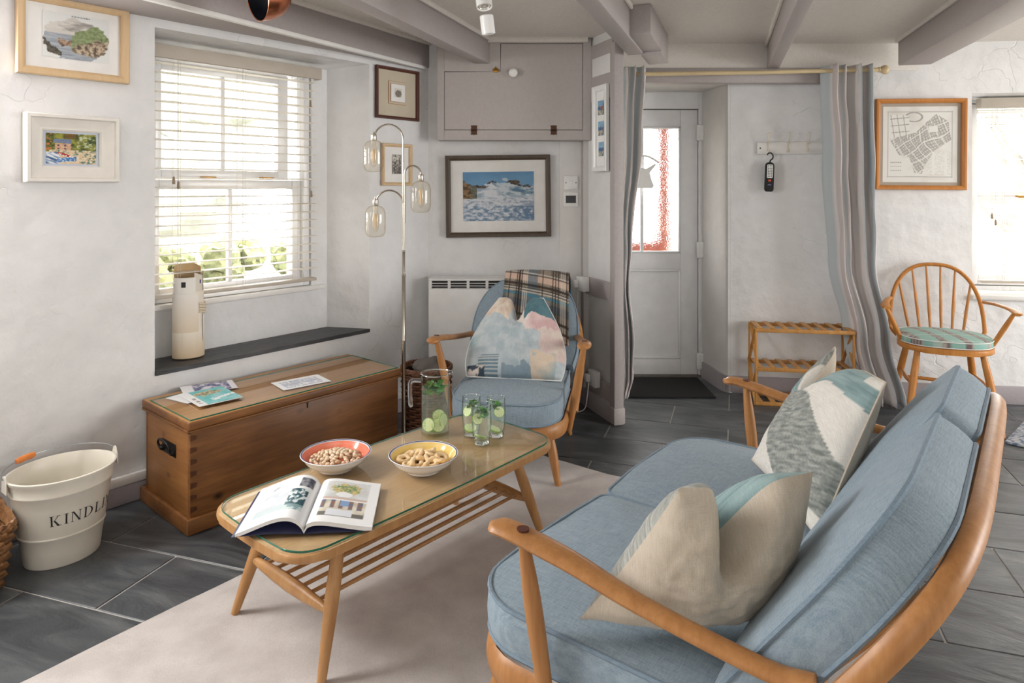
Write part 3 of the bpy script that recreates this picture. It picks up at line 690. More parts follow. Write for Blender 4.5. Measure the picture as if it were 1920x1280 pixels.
ACHAIR, abk = easy_seat('armchair', (-.046, 2.905, .006), ACH_RZ, .245, .292, .338, .272, 1, .365, 'blue linen armchair with beech arms in front of the white heater', 'armchair', .2, 6)
del SOFA['bk'], ACHAIR['bk']
MS = Matrix.Translation((.268, 1.995, .014)) @ Matrix.Rotation(SOFA_RZ, 4, 'Z')
MA = Matrix.Translation((-.046, 2.905, .006)) @ Matrix.Rotation(ACH_RZ, 4, 'Z')
# ------------------------------------------------------------------ throw cushions (karate-chopped)
def pillow(name, BL, BR, TR, TL, T, chop, front, back, label, chw=.42, fwd=0.0, pipe=None, pinch=.05, bias=0.0, mat='pillow_cloth', N=84, pside=None, ex=.5):
    BL, BR, TR, TL = map(Vector, (BL, BR, TR, TL)); c = (BL+BR+TR+TL)/4
    nrm = ((BR-BL)+(TR-TL)).cross((TL-BL)+(TR-BR)).normalized()      # towards the front
    upv = ((TL-BL)+(TR-BR))/2; bm = NB(); cols = []
    lay = bm.verts.layers.float_color.new('Col')
    def base(u, v):
        a, b = (u+1)/2, (v+1)/2
        p = BL.lerp(BR, a).lerp(TL.lerp(TR, a), b)
        p = p.lerp(c, pinch*(1-u*u)*abs(v)**3); p = p.lerp(BL.lerp(BR, .5).lerp(TL.lerp(TR, .5), b), (pinch if pside is None else pside)*(1-v*v)*abs(u)**2)
        wv = max(0, (v+.25)/1.25); wgt = math.exp(-((u-bias)/chw)**2)*wv**1.6
        return p - upv.normalized()*chop*wgt + nrm*fwd*wgt, wgt
    grid = {}
    for side in (1, -1):
        for j in range(N+1):
            for i in range(N+1):
                u, v = -1+2*i/N, -1+2*j/N
                p, wgt = base(u, v); th = T*((1-u**2)*(1-v**2))**ex*(1-.25*wgt)
                th *= 1+.10*nz(u, v, side*3.1, 2.2, 3)
                vert = bm.verts.new(p+nrm*th*side); q = (front if side == 1 else back)((u+1)/2, (v+1)/2); vert[lay] = (*lin(q), 1); grid[(side, i, j)] = vert
    for side in (1, -1):
        for j in range(N):
            for i in range(N):
                bm.faces.new([grid[(side, a, b)] for a, b in ((i, j), (i+1, j), (i+1, j+1), (i, j+1))])
    rim = [grid[(1, i, 0)].co.copy() for i in range(N)]+[grid[(1, N, j)].co.copy() for j in range(N)]+[grid[(1, i, N)].co.copy() for i in range(N, 0, -1)]+[grid[(1, 0, j)].co.copy() for j in range(N, 0, -1)]
    o = obj(name, bm, mat, angle=80)
    if pipe:
        bm = NB(); tube(bm, rim, .0032, 6, closed=True); obj('piping', bm, pipe, o)
    return tag(o, label, 'cushion', 'scatter cushions')
GW, GG, GT, GB = (232, 228, 220), (150, 154, 148), (142, 166, 166), (198, 187, 170)
def geo_far(u, v):
    g = mixs((120, 126, 122), (182, 184, 178), .5+.9*nz(u*9+v*2, v*60-u*25, 2, 1, 2)); t = mixs((126, 152, 154), (160, 182, 182), .5+.8*nz(u*4, v*40, 5, 1, 2))
    if v > .80+.02*math.sin(u*4):
        if v > .93 and u > .86: return GW
        if u < .34: return g if u < .16 else GW
        return t
    if v > .62 and u < .22+.6*(v-.62): return t
    if u > .40 and v > .80-.33*((u-.40)/.5)**.72: return GW
    if v < .36-.62*u or (u > .72 and v < .10): return GW
    return g
def geo_near(u, v):
    g = mixs((140, 144, 138), (190, 190, 184), .5+.9*nz(u*9, v*60, 2, 1, 2)); t = mixs((128, 156, 158), (164, 186, 186), .5+.8*nz(u*4, v*40, 5, 1, 2))
    if v > .78: return t if u < .7 else g
    if abs((u-.3)-(v-.2)*.6) < .2: return GW
    return g
felt = lambda u, v: mixs((196, 184, 166), (206, 196, 180), .5+.6*nz(u*9, v*9, 1, 1, 2))
def sp(u, v, z):     # sofa seat coordinates used while measuring: u from the near end, v from the front
    O = Vector((-.116, 1.495, 0)); return O + Vector((.609, .793, 0))*u + Vector((.793, -.609, 0))*v + Vector((0, 0, z))
pillow('scatter_cushion', sp(1.03, .30, .43), sp(.67, .58, .415), sp(.83, .70, .785), sp(1.22, .50, .775), .08, .15, geo_far, felt, 'white, grey and sage patterned cushion at the far end of the sofa', .34, .05, 'beige_felt', .04, -.35)
pillow('scatter_cushion', sp(.29, .60, .435), sp(.035, .285, .425), sp(.03, .50, .745), sp(.275, .665, .735), .105, .18, geo_near, felt, 'cushion showing its plain beige felt back at the near end of the sofa', .27, .03, None, .06, .05, ex=.6)
def abstract(u, v):
    n1, n2 = nz(u*3, v*3, 1, 1, 3), nz(u*7, v*7, 4, 1, 3); c = mixs((172, 187, 194), (198, 207, 210), .5+n2)
    if v > .72+.1*n1 and u < .38: c = mixs((236, 222, 206), (214, 190, 170), .4+n2)
    if v > .74+.15*n1 and u > .62: c = mixs((72, 112, 124), (90, 128, 138), .5+n2)
    elif v > .54+.12*n2 and u > .58+.1*n1: c = mixs((238, 226, 220), (214, 176, 176), (u-.66)*3.5+n1)
    elif u > .80+.06*n2 and .18 < v: c = mixs((214, 190, 186), (226, 214, 200), .5+n2)
    if v < .24+.06*n1 and .12 < u < .34: c = (110, 136, 150) if (v*60) % 2 < 1.3 else (206, 208, 206)
    if v < .10 and .02 < u < .2: c = (60, 74, 88) if n2 > .05 else (226, 212, 200)
    if v < .11+.05*n2 and .38 < u < .74: c = (138, 158, 170)
    if .70 < u < .93 and v < .22+.1*n2: c = mixs((226, 206, 184), (150, 172, 178), (u-.78)*6+n1)
    if u < .09+.05*n1 and .3 < v < .7: c = mixs((150, 178, 184), (198, 206, 208), .5+n2)
    return mixs(c, (255, 255, 255), .05)
A = lambda x, y, z: MA @ Vector((x, y, z))
pillow('scatter_cushion', A(-.222, .30, .375), A(.225, .30, .375), A(.112, .545, .715), A(-.112, .545, .71), .095, .135, abstract, felt, 'painterly blue, blush and cream cushion on the armchair', .30, .0, 'mat_card', .0, pside=-.30, ex=.42)
# ------------------------------------------------------------------ plaid throw over the armchair back
def plaid(u, v):
    c = (120, 110, 98); q = (v*2.6) % 1
    if q < .16: c = (206, 176, 158)
    elif .46 < q < .62: c = (86, 92, 98)
    if .36 < u < .52: c = mixs(c, (96, 116, 128), .65)
    if .05 < u < .17 or .56 < u < .72: c = mixs(c, (208, 186, 168), .30)
    if .62 < q < .74: c = mixs(c, (60, 130, 158), .75 if (q*42) % 1 > .4 else .1)
    for k, w in ((.09, .008), (.20, .011), (.235, .009), (.27, .009), (.60, .008), (.76, .01), (.80, .01), (.84, .01), (.97, .01)):
        if abs(u-k) < w: return mixs(c, (44, 36, 32), .85)
    for k in (.30, .33, .355, .88, .91, .94):
        if abs(u-k) < .008: c = mixs(c, (224, 216, 204), .7)
    for k in (.14, .30, .80, .86, .92):
        if abs(q-k) < .016: c = mixs(c, (44, 36, 32), .75)
    for k in (.17, .77, .83): 
        if abs(q-k) < .012: c = mixs(c, (228, 222, 210), .7)
    return c
bm = NB(); lay = bm.verts.layers.float_color.new('Col'); NU, NV = 70, 100; rows = []
for j in range(NV+1):
    row = []
    for i in range(NU+1):
        u, v = i/NU, j/NV; a = -.128 + u*.345
        L_front = .30+.10*u; L = L_front+.10+.30; s = v*L; Hh = .495-.03*max(0, (abs(a-.03)/.25))**2.5
        if s < L_front: p = abk(a+.02*(1-s/L_front)*u, Hh-L_front+s, .037+.006*math.sin(u*9+s*6)*(1-s/L_front))
        elif s < L_front+.10:
            q = (s-L_front)/.10*math.pi; p = abk(a, Hh+.036*math.sin(q), -.043+.080*math.cos(q))
        else: p = abk(a, Hh-(s-L_front-.10), -.142)
        vt = bm.verts.new(MA @ p); vt[lay] = (*lin(plaid(u, v)), 1); row.append(vt)
    rows.append(row)
for j in range(NV):
    for i in range(NU): bm.faces.new((rows[j][i], rows[j][i+1], rows[j+1][i+1], rows[j+1][i]))
o = obj('throw_blanket', bm, 'throw_cloth', angle=80); md = o.modifiers.new('thick', 'SOLIDIFY'); md.thickness = .006; md.offset = 1
tag(o, 'brown, blush and blue plaid wool throw folded over the armchair back', 'blanket')
# ------------------------------------------------------------------ coffee table
TC = Vector((-.355, 2.235, .012)); TRZ = math.atan2(.760, .649)
T = empty('coffee_table', TC, TRZ); TOPZ = .345
out = rrect(1.075, .475, .085, 8, (.012, .012))
bm = NB(); prism(bm, out, TOPZ-.024, TOPZ, .009, 4); o = obj('table_top', bm, ['top_veneer', 'oak_table'], T)
for p in o.data.polygons: p.material_index = 0 if (p.normal.z > .99 and p.center.z > TOPZ-.001) else 1
for su in (-1, 1):
    for sv in (-1, 1):
        bm = NB(); leg(bm, (su*.365, sv*.165, TOPZ-.022), (su*.462, sv*.222, .001), .015, .0195, .0115); obj('leg', bm, 'oak_table', T)
    bm = NB(); zr = .155; pts = [Vector((su*.418, v, zr)) for v in (-.196, -.15, -.08, 0, .08, .15, .196)]
    tube(bm, pts, [(.008, .009), (.012, .015), (.015, .021), (.0165, .024), (.015, .021), (.012, .015), (.008, .009)], 12, up=(0, 0, 1)); obj('end_rail', bm, 'oak_table', T)
for k in range(7):
    v = -.135+k*.045; bm = NB(); tube(bm, [(-.418, v, zr+.004), (-.2, v, zr+.004), (.2, v, zr+.004), (.418, v, zr+.004)], [.0055, .0068, .0068, .0055], 8); obj('rack_rod', bm, 'oak_table', T)
bm = NB(); prism(bm, rrect(1.05, .452, .075, 8, (.012, .012)), TOPZ+.001, TOPZ+.007, .0008, 1); o = obj('glass_top', bm, ['table_glass', 'glass_edge'], T, smooth=False)
for p in o.data.polygons: p.material_index = 0 if abs(p.normal.z) > .9 else 1
tag(T, 'long low oak coffee table with glass top and slatted rack', 'table')
TT = TC.z+TOPZ+.007       # height of the glass surface
MT = Matrix.Translation(TC) @ Matrix.Rotation(TRZ, 4, 'Z')
# ------------------------------------------------------------------ pine blanket chest
CH = Wall(-1.186, 2.502, .656, .755); CL, CW, CHh = 1.005, .43, .418
C = empty('blanket_chest', CH.o, CH.rz)
def cbx(name, x0, x1, y0, y1, z0, z1, mat, parent=None, bev=.003):
    bm = NB(); bx(bm, x0, x1, y0, y1, z0, z1, bev=bev); return obj(name, bm, mat, parent or C)
body = cbx('front_board', .012, CL-.012, .012, .034, .03, .38, 'pine'); cbx('back_board', .012, CL-.012, CW-.034, CW-.012, .03, .38, 'pine')
e0 = cbx('end_board', .0125, .034, .0125, CW-.0125, .03, .38, 'pine_end'); cbx('end_board', CL-.034, CL-.0125, .0125, CW-.0125, .03, .38, 'pine_end')
bm = NB()
for (x0, x1, y0, y1) in ((-.006, CL+.006, -.006, .014), (-.006, CL+.006, CW-.014, CW+.006), (-.006, .0135, .0, CW), (CL-.0135, CL+.006, 0, CW)): bx(bm, x0, x1, y0, y1, 0, .058, bev=.006)
obj('plinth', bm, 'pine', C)
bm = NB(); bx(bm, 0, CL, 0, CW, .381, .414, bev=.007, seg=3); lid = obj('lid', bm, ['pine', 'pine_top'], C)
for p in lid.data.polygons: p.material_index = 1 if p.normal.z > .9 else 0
bm = NB(); bx(bm, .0, CL, .0, .012, .372, .3815, bev=.003); bx(bm, 0, .012, 0, CW, .372, .3815, bev=.003); obj('lid_moulding', bm, 'pine', lid)
for k in range(7):
    z = .075+k*.044
    bm = NB(); prism(bm, [(.0115, z), (.036, z+.004), (.036, z+.018), (.0115, z+.022)], 0, .0012, M=Matrix.Translation((0, .0118, 0)) @ Matrix.Rotation(math.pi/2, 4, 'X')); obj('dovetail', bm, 'dovetail', C, smooth=False)
bm = NB(); bx(bm, CL/2-.003, CL/2+.003, .0105, .0125, .345, .366); lathe(bm, [(0, 0), (.005, 0), (.005, .002)], 10, Matrix.Translation((CL/2, .0122, .366)) @ Matrix.Rotation(math.pi/2, 4, 'X')); obj('keyhole', bm, 'iron', C)
bm = NB(); MH = Matrix.Translation((.0125, .195, .275)) @ Matrix.Rotation(-math.pi/2, 4, 'Y') @ Matrix.Rotation(math.pi/2, 4, 'Z')
bx(bm, -.062, .062, -.022, .028, 0, .003, MH, bev=.0012)
for s in (-1, 1): lathe(bm, [(.011, 0), (.011, .012), (.006, .018), (0, .019)], 14, MH @ Matrix.Translation((s*.046, .01, 0)))
ob = obj('handle_plate', bm, 'iron', C)
bm = NB(); tube(bm, [MH @ Vector(p) for p in Bez([(-.046, .01, .016), (-.05, -.012, .022), (-.03, -.03, .026), (0, -.033, .027), (.03, -.03, .026), (.05, -.012, .022), (.046, .01, .016)], 5)], [.0045]*31, 8); obj('handle', bm, 'iron', ob)
bm = NB(); bx(bm, .012, CL-.012, .012, CW-.055, .4145, .4195, bev=.0008, seg=1); o = obj('glass_cover', bm, ['table_glass', 'glass_edge'], C, smooth=False)
for p in o.data.polygons: p.material_index = 0 if abs(p.normal.z) > .9 else 1
tag(C, 'stained pine blanket chest with glass on its lid, under the window', 'chest')
CT = .4195
# ------------------------------------------------------------------ windsor armchair on the right
WRZ = math.atan2(-.352, .936); WL = Vector((2.385, 3.774, 0)); WC = empty('windsor_chair', WL, WRZ); HB = 'honey'
out = [(.225*math.copysign(abs(math.cos(a))**.75, math.cos(a))*(1-.10*(math.sin(a) > 0)*math.sin(a)), .215*math.copysign(abs(math.sin(a))**.75, math.sin(a))) for a in [2*math.pi*k/40 for k in range(40)]]
bm = NB(); prism(bm, out, .395, .425, .009, 3); obj('seat', bm, HB, WC)
MW = Matrix.Translation(WL) @ Matrix.Rotation(WRZ, 4, 'Z')
def hoopp(a):
    c, s = math.cos(a), math.sin(a); h = max(0, s)**.82; return Vector((math.copysign(abs(c)**.8, c)*.235*(1-.0*h), .165+.085*h, .46+.365*h))
hp = [Vector((.185, .14, .40))]+[Vector((.215, .152, .43))]+[hoopp(math.pi*k/40) for k in range(41)]+[Vector((-.215, .152, .43)), Vector((-.185, .14, .40))]
bm = NB(); tube(bm, hp, [(.011, .0135)]*len(hp), 10, up=(0, 1, -.23)); obj('back_hoop', bm, HB, WC)
for k in range(6):
    q = -1+2*(k+.5)/6; a = math.acos(max(-1, min(1, q*.93))); c = math.cos(a); t = hoopp(math.acos(math.copysign(abs(q*.93)**(1/.8), q)))
    bm = NB(); b = Vector((q*.155, .178, .41)); tube(bm, [b, b.lerp(t, .4), b.lerp(t, .7), t], [.0065, .0088, .0075, .005], 8); obj('spindle', bm, HB, WC)
for s in (-1, 1):
    pts = Bez([(s*.232, .172, .628), (s*.262, .06, .635), (s*.292, -.06, .632), (s*.302, -.125, .624), (s*.298, -.16, .619)], 6); n = len(pts)
    bm = NB(); tube(bm, pts, [((.011+.013*min(1, i/(n-8)))*(1 if i < n-3 else .72), .0085) for i in range(n)], 12, up=(0, 0, 1)); obj('arm', bm, HB, WC)
    bm = NB(); leg(bm, (s*.297, -.11, .618), (s*.205, -.05, .41), .009, .013, .0115); obj('arm_post', bm, HB, WC)
    for (y0, y1) in ((-.14, -.235), (.13, .235)):
        bm = NB(); leg(bm, (s*.15, y0, .40), (s*.215, y1, .001), .0145, .019, .012); obj('leg', bm, HB, WC)
    bm = NB(); tube(bm, [(s*.178, -.18, .215), (s*.184, 0, .215), (s*.178, .18, .215)], [.008, .0115, .008], 8); obj('stretcher', bm, HB, WC)
bm = NB(); tube(bm, [(-.182, 0, .215), (0, -.03, .215), (.182, 0, .215)], [.008, .0115, .008], 8); obj('stretcher', bm, HB, WC)
tag(WC, 'honey-coloured wooden windsor armchair beside the right-hand window', 'chair')
def padcol(x, y):
    c = (150, 192, 182); q = ((x*.8+y*.25)*11) % 1
    if q < .34:
        c = (120, 104, 104) if int(q*24) % 2 == 0 else (176, 168, 160)
    if abs(((y*.9-x*.2)*9) % 1-.5) < .06: c = mixs(c, (206, 216, 204), .6)
    return c
bm = NB(); lay = bm.verts.layers.float_color.new('Col'); rings = []
for (s, z) in ((.92, .4265), (.985, .4275), (1.0, .437), (1.0, .452), (.985, .4605), (.93, .465), (.88, .467), (.84, .469), (.8, .470), (.75, .471), (.7, .472), (.65, .473), (.6, .474), (.55, .4745), (.5, .475), (.45, .4755), (.4, .476), (.34, .4763), (.28, .4766), (.2, .477), (.12, .4772), (.05, .4773)):
    R = []
    for k in range(144):
        a = 2*math.pi*k/144; x = .222*math.copysign(abs(math.cos(a))**.8, math.cos(a))*s; y = .205*math.copysign(abs(math.sin(a))**.8, math.sin(a))*s
        v = bm.verts.new((x, y, z)); v[lay] = (*lin(padcol(x, y)), 1); R.append(v)
    rings.append(R)
for Aa, Bb in zip(rings, rings[1:]):
    for k in range(144): bm.faces.new((Aa[k], Aa[(k+1) % 144], Bb[(k+1) % 144], Bb[k]))
bm.faces.new(rings[-1]); bm.faces.new(rings[0][::-1])
pad = obj('seat_pad', bm, 'pad_cloth'); pad.location = WL; pad.rotation_euler = (0, 0, WRZ); tag(pad, 'aqua plaid seat pad tied on the windsor chair', 'seat pad')
for z in (.430, .461):
    bm = NB(); tube(bm, [(.2235*math.copysign(abs(math.cos(a))**.8, math.cos(a)), .2065*math.copysign(abs(math.sin(a))**.8, math.sin(a)), z) for a in [2*math.pi*k/72 for k in range(72)]], .0025, 5, closed=True); obj('piping', bm, 'mat_card', pad)
# ------------------------------------------------------------------ rug, mats
LWd = Vector((.606, .795, 0)); LWn = Vector((.795, -.606, 0)); rc = Vector((-.03, 3.358, 0))
bm = NB(); M = Matrix((LWd, -LWn, Vector((0, 0, 1)))).transposed().to_4x4(); M.translation = rc
RL, RWd = 3.0, 1.75; nx, ny = 60, 36; g = []
for j in range(ny+1):
    for i in range(nx+1):
        x, y = -RL*i/nx, -RWd*j/ny; wv = .006*nz(x, y, 3, 2.5, 2); z = .0125+.002*nz(x, y, 0, 3, 2)
        if i < 3 and 12 < j < 22: z += .010*math.sin((j-12)/10*math.pi)*(1-i/3)
        g.append(bm.verts.new(M @ Vector((x+wv, y+wv, z))))
for j in range(ny):
    for i in range(nx): a = j*(nx+1)+i; bm.faces.new((g[a], g[a+1], g[a+nx+2], g[a+nx+1]))
b_ = [e for e in bm.edges if e.is_boundary]; r = bmesh.ops.extrude_edge_only(bm, edges=b_)
for v in r['geom']:
    if isinstance(v, bmesh.types.BMVert): v.co.z = .001
tag(obj('rug', bm, 'rug'), 'large plain pinkish beige wool rug on the slate floor', 'rug')
bm = NB(); bx(bm, .70, 1.235, 4.13, 4.55, .0005, .011, bev=.004); tag(obj('doormat', bm, 'doormat'), 'black coir doormat in front of the white door', 'doormat')
bm = NB(); q = G(1884, 831); M = Matrix.Translation(q) @ Matrix.Rotation(math.radians(-47), 4, 'Z'); bx(bm, 0, .5, 0, .55, .0005, .012, M, bev=.004); o = obj('small_rug', bm, ['blue_rug', 'navy']); tag(o, 'blue and white flecked rug, only its corner at the right edge', 'rug')
# ================================================================== WINDOW DRESSING
def blind(W, x0, x1, ztop, zbot, y, label, cords, right_vis=True):
    R = empty('venetian_blind', W.o, W.rz)
    bm = NB(); bx(bm, x0-.012, x1+.018, y-.045, y-.03, ztop-.058, ztop, bev=.003); bx(bm, x1+.003, x1+.018, y-.032, y+.02, ztop-.058, ztop, bev=.002); bx(bm, x0-.012, x0+.003, y-.032, y+.02, ztop-.058, ztop, bev=.002); obj('valance', bm, 'valance', R)
    bm = NB(); bx(bm, x0, x1, y-.026, y+.026, ztop-.045, ztop-.004, bev=.003); obj('headrail', bm, 'valance', R)
    pitch = .0425; n = int((ztop-.07-zbot)/pitch)
    sm = NB(); L = x1-x0
    prof = [(-.025, 0), (-.0125, .0024), (0, .0032), (.0125, .0024), (.025, 0)]
    top = [[sm.verts.new((s*L/2, a, b+.0012)) for a, b in prof] for s in (-1, 1)]; bot = [[sm.verts.new((s*L/2, a, b-.0012)) for a, b in prof] for s in (-1, 1)]
    for k in range(4):
        sm.faces.new((top[0][k], top[1][k], top[1][k+1], top[0][k+1])); sm.faces.new((bot[0][k+1], bot[1][k+1], bot[1][k], bot[0][k]))
    for k in (0, 4): sm.faces.new((top[0][k], bot[0][k], bot[1][k], top[1][k]))
    for s in (0, 1): sm.faces.new(top[s]+bot[s][::-1])
    first = obj('slat', sm, 'slat_white', R, angle=30); first.location = ((x0+x1)/2, y, ztop-.075)
    for k in range(1, n):
        o = bpy.data.objects.new('slat', first.data); link(o, R); o.location = ((x0+x1)/2, y, ztop-.075-k*pitch); o.rotation_euler = (random.uniform(-.03, .03), 0, 0)
    bm = NB(); bx(bm, x0, x1, y-.026, y+.026, zbot-.004, zbot+.012, bev=.004); obj('bottom_rail', bm, 'valance', R)
    for q in (.13, .5, .86):
        bm = NB(); xx = x0+(x1-x0)*q
        for yy in (-.027, .027): tube(bm, [(xx, y+yy, ztop-.05), (xx, y+yy, zbot+.01)], .0010, 4)
        tube(bm, [(xx+.012, y-.028, ztop-.05), (xx+.012, y-.028, zbot+.01)], .0008, 4)
        obj('ladder_cord', bm, 'cord', R)
    for (xx, z) in cords:
        bm = NB(); tube(bm, [(xx, y-.036, ztop-.05), (xx, y-.036, z)], .0009, 4); c = obj('pull_cord', bm, 'cord', R)
        bm = NB(); lathe(bm, [(.003, 0), (.0045, -.004), (.0065, -.03), (.005, -.034), (0, -.034)], 10, Matrix.Translation((xx, y-.036, z))); obj('toggle', bm, 'toggle', c)
    return tag(R, label, 'blind', 'wooden venetian blinds')
blind(LW, .118, .952, 1.903, .79, .145, 'cream venetian blind with open slats over the left window', ((.205, 1.325), (.225, 1.305), (.905, 1.73), (.91, 1.26)))
blind(RW, 1.507, 2.39, 1.817, .70, .13, 'cream venetian blind over the window at the right edge', ((1.56, 1.12), (1.58, 1.08)))
# slate slab on the floor of the recess
bm = NB(); out = [(.079, -.012), (1.20, -.012), (1.088, .219), (.092, .219)]; n = 40
fr = [(.079+(1.121)*k/n, -.010-.005*abs(nz(k*.9, 0, 3, 1, 3))) for k in range(n+1)]
prism(bm, fr+[(1.083, .218), (.093, .218)], .489, .508, .002, 1); o = obj('slate_shelf', bm, 'slate_sill', smooth=False); o.location = LW.o; o.rotation_euler = (0, 0, LW.rz); tag(o, 'dark rough-edged slate shelf in the recess below the left window', 'shelf')
# tall ceramic vase
VP = G(349, 668, .5085)+LW.out*(-.022); V = empty('ceramic_vase', VP, LW.rz-.25)
def vcol(co):
    z = co.z; c = mixs((214, 190, 156), (236, 228, 214), z/.12)
    c = mixs(c, (206, 184, 150), .7*max(0, nz(co.x*1, co.y*1, z, 14, 3)))
    if z > .24 and co.x < .02: c = (232, 229, 222)
    return c
bm = NB(); prof = [(0, .002), (.058, .002), (.064, .006), (.065, .03), (.0635, .12), (.0615, .2), (.0605, .27), (.061, .30), (.056, .30), (.056, .02), (0, .015)]
lathe(bm, prof, 48, sx=1.05, sy=.78); o = obj('body', bm, 'clay', V); setcol(o, vcol)
def wrap(name, a0, a1, z0, z1, r, mat, top=None, thick=.004, col=None):
    bm = NB(); n = 18; I, O = [], []
    for k in range(n+1):
        a = math.radians(a0+(a1-a0)*k/n); zt = z1+(top(k/n) if top else 0)
        for q, L_ in ((r, O), (r-thick, I)): L_.append([bm.verts.new((q*1.05*math.cos(a), q*.78*math.sin(a), z)) for z in (z0, zt)])
    for k in range(n):
        for L_ in (O, I): bm.faces.new((L_[k][0], L_[k+1][0], L_[k+1][1], L_[k][1]))
        bm.faces.new((O[k][1], O[k+1][1], I[k+1][1], I[k][1]))
    for k in (0, n): bm.faces.new((O[k][0], O[k][1], I[k][1], I[k][0]))
    o = obj(name, bm, mat, V, angle=60)
    if mat == 'clay': setcol(o, col or (lambda c: (230, 226, 216)))
    return o
wrap('back_wall', 20, 170, .28, .405, .0575, 'clay', lambda q: .022*math.sin(math.pi*q), col=lambda c: (206, 178, 134))
hs = wrap('house_front', 185, 290, .285, .365, .0605, 'clay', col=lambda c: (234, 231, 225)); wrap('lane_front', 286, 345, .2, .385, .058, 'clay', lambda q: -.02*q, col=lambda c: (222, 214, 200))
wrap('stair_side', 335, 392, .2, .37, .0595, 'clay', lambda q: .02*math.sin(9*q), col=lambda c: mixs((96, 84, 72), (222, 212, 194), .7+nz(c.x*1, c.y*1, c.z, 60, 2)))
wrap('shopfront', 188, 300, .12, .292, .0655, 'clay', lambda q: -.05*max(0, q-.75), col=lambda c: mixs((222, 206, 182), (236, 232, 226), (c.z-.12)/.12))
wrap('window', 235, 252, .322, .346, .0615, 'ink'); wrap('window', 312, 320, .335, .352, .0585, 'ink_blue')
bm = NB()
for k in range(4): tube(bm, [(.066*1.05*math.cos(a), .066*.78*math.sin(a), .205+k*.012+.004*math.sin(a*5)) for a in [math.radians(d) for d in range(300, 392, 8)]], .006, 7)
o = obj('cloth_knot', bm, 'clay', V); setcol(o, lambda c: (220, 208, 186))
bm = NB(); tube(bm, [(.0665*1.05*math.cos(math.radians(a)), .0665*.78*math.sin(math.radians(a)), z) for a, z in ((318, .2), (318, .15), (320, .1), (321, .075))], [.0012, .001, .001, .0004], 4); obj('seam_line', bm, 'ink', V)
tag(V, 'tall cream ceramic vase shaped like a folded street scene, on the slate shelf', 'vase')
# ================================================================== PICTURES
def picture(name, label, W, x0, x1, z0, z1, fw, fd, fmat, layers, group='framed pictures', inner=None, tilt=0, off=0):
    """layers: (kind, inset l, r, b, t, material or paint function[, nx, ny]) measured from the outer frame edge"""
    w, h = x1-x0, z1-z0; c = W.pt((x0+x1)/2, (z0+z1)/2, -.004-off)
    R = empty(name, c, W.rz); R.rotation_euler = (0, tilt, W.rz)
    bm = NB(); o_ = [(-w/2, -h/2), (w/2, -h/2), (w/2, h/2), (-w/2, h/2)]; i_ = [(-w/2+fw, -h/2+fw), (w/2-fw, -h/2+fw), (w/2-fw, h/2-fw), (-w/2+fw, h/2-fw)]
    prof = [(0, 0), (0, -fd*.85), (.12, -fd), (.5, -fd*.97), (.8, -fd*.8), (1, -fd*.55), (1, 0)]
    if inner: prof = [(0, 0), (0, -fd*.8), (.06, -fd), (.22, -fd), (.3, -fd*.8), (.42, -fd*.72), (.8, -fd*.35), (.9, -fd*.32), (1, -fd*.2), (1, 0)]
    loops = [[bm.verts.new((o_[k][0]+(i_[k][0]-o_[k][0])*q, y, o_[k][1]+(i_[k][1]-o_[k][1])*q)) for k in range(4)] for q, y in prof]
    for a, b in zip(loops, loops[1:]):
        for k in range(4): bm.faces.new((a[k], a[(k+1) % 4], b[(k+1) % 4], b[k]))
    obj('frame', bm, fmat, R, angle=25)
    y = -.0015; Mx = Matrix.Rotation(math.pi/2, 4, 'X')
    for L_ in layers:
        nm, l, r, b, t, m = L_[:6]; xa, xb, za, zb = -w/2+l, w/2-r, -h/2+b, h/2-t
        if isinstance(m, str):
            bm = NB(); bx(bm, xa, xb, y-.001, y, za, zb); obj(nm, bm, m, R, smooth=False)
        else:
            nx, ny = L_[6], L_[7]; sheet(nm, xb-xa, zb-za, nx, ny, m, 'print', R, Matrix.Translation(((xa+xb)/2, y-.0006, (za+zb)/2)) @ Mx)
        y -= .0022
    return tag(R, label, 'picture', group)
def p_cliff(u, v):
    n = nz(u*5, v*5, 1, 1, 4); n2 = nz(u*16, v*16, 2, 1, 4); paper = (226, 228, 226)
    if v > .93: return (120, 118, 116) if (.42 < u < .7 and v < .965 and v > .945 and int(u*130) % 3) else paper
    e = math.hypot((u-.5)/.5, (v-.44)/.47)
    if e+.12*n > 1.0: return paper
    cliff = .30+.42*min(1, max(0, (u-.22)*1.5))+.08*n
    if u > .42 and v < cliff+.14 and v > .10+.2*max(0, .75-u):
        if v > cliff-.18+.1*n2: return mixs((150, 166, 122), (120, 132, 92), .5+n2)
        return mixs((206, 186, 160), (96, 84, 72), .45+1.2*n2)
    if u < .28 and v < .42-u*1.1+.05*n2 and v > .05: return mixs((110, 104, 92), (70, 66, 58), .5+n2)
    if .22 < u < .5 and abs(v-.36+.2*(u-.3)) < .07+.05*n2: return mixs((190, 160, 134), (104, 86, 72), .5+n2)
    if v < .55: return mixs((176, 182, 188), (140, 148, 158), .4+.8*nz(u*4, v*30, 3, 1, 3))
    return mixs((214, 210, 202), (150, 146, 142), .35+.9*nz(u*3, v*8, 8, 1, 4) if .62 < v < .86 else .1)
picture('framed_picture', 'coastal cliff print in a pale wood frame, upper left of the window', LW, -.412, -.03, 1.694, 1.994, .030, .026, 'pale_frame', [('mount', .02, .02, .02, .02, 'mat_card'), ('print', .085, .07, .073, .055, p_cliff, 110, 80)])
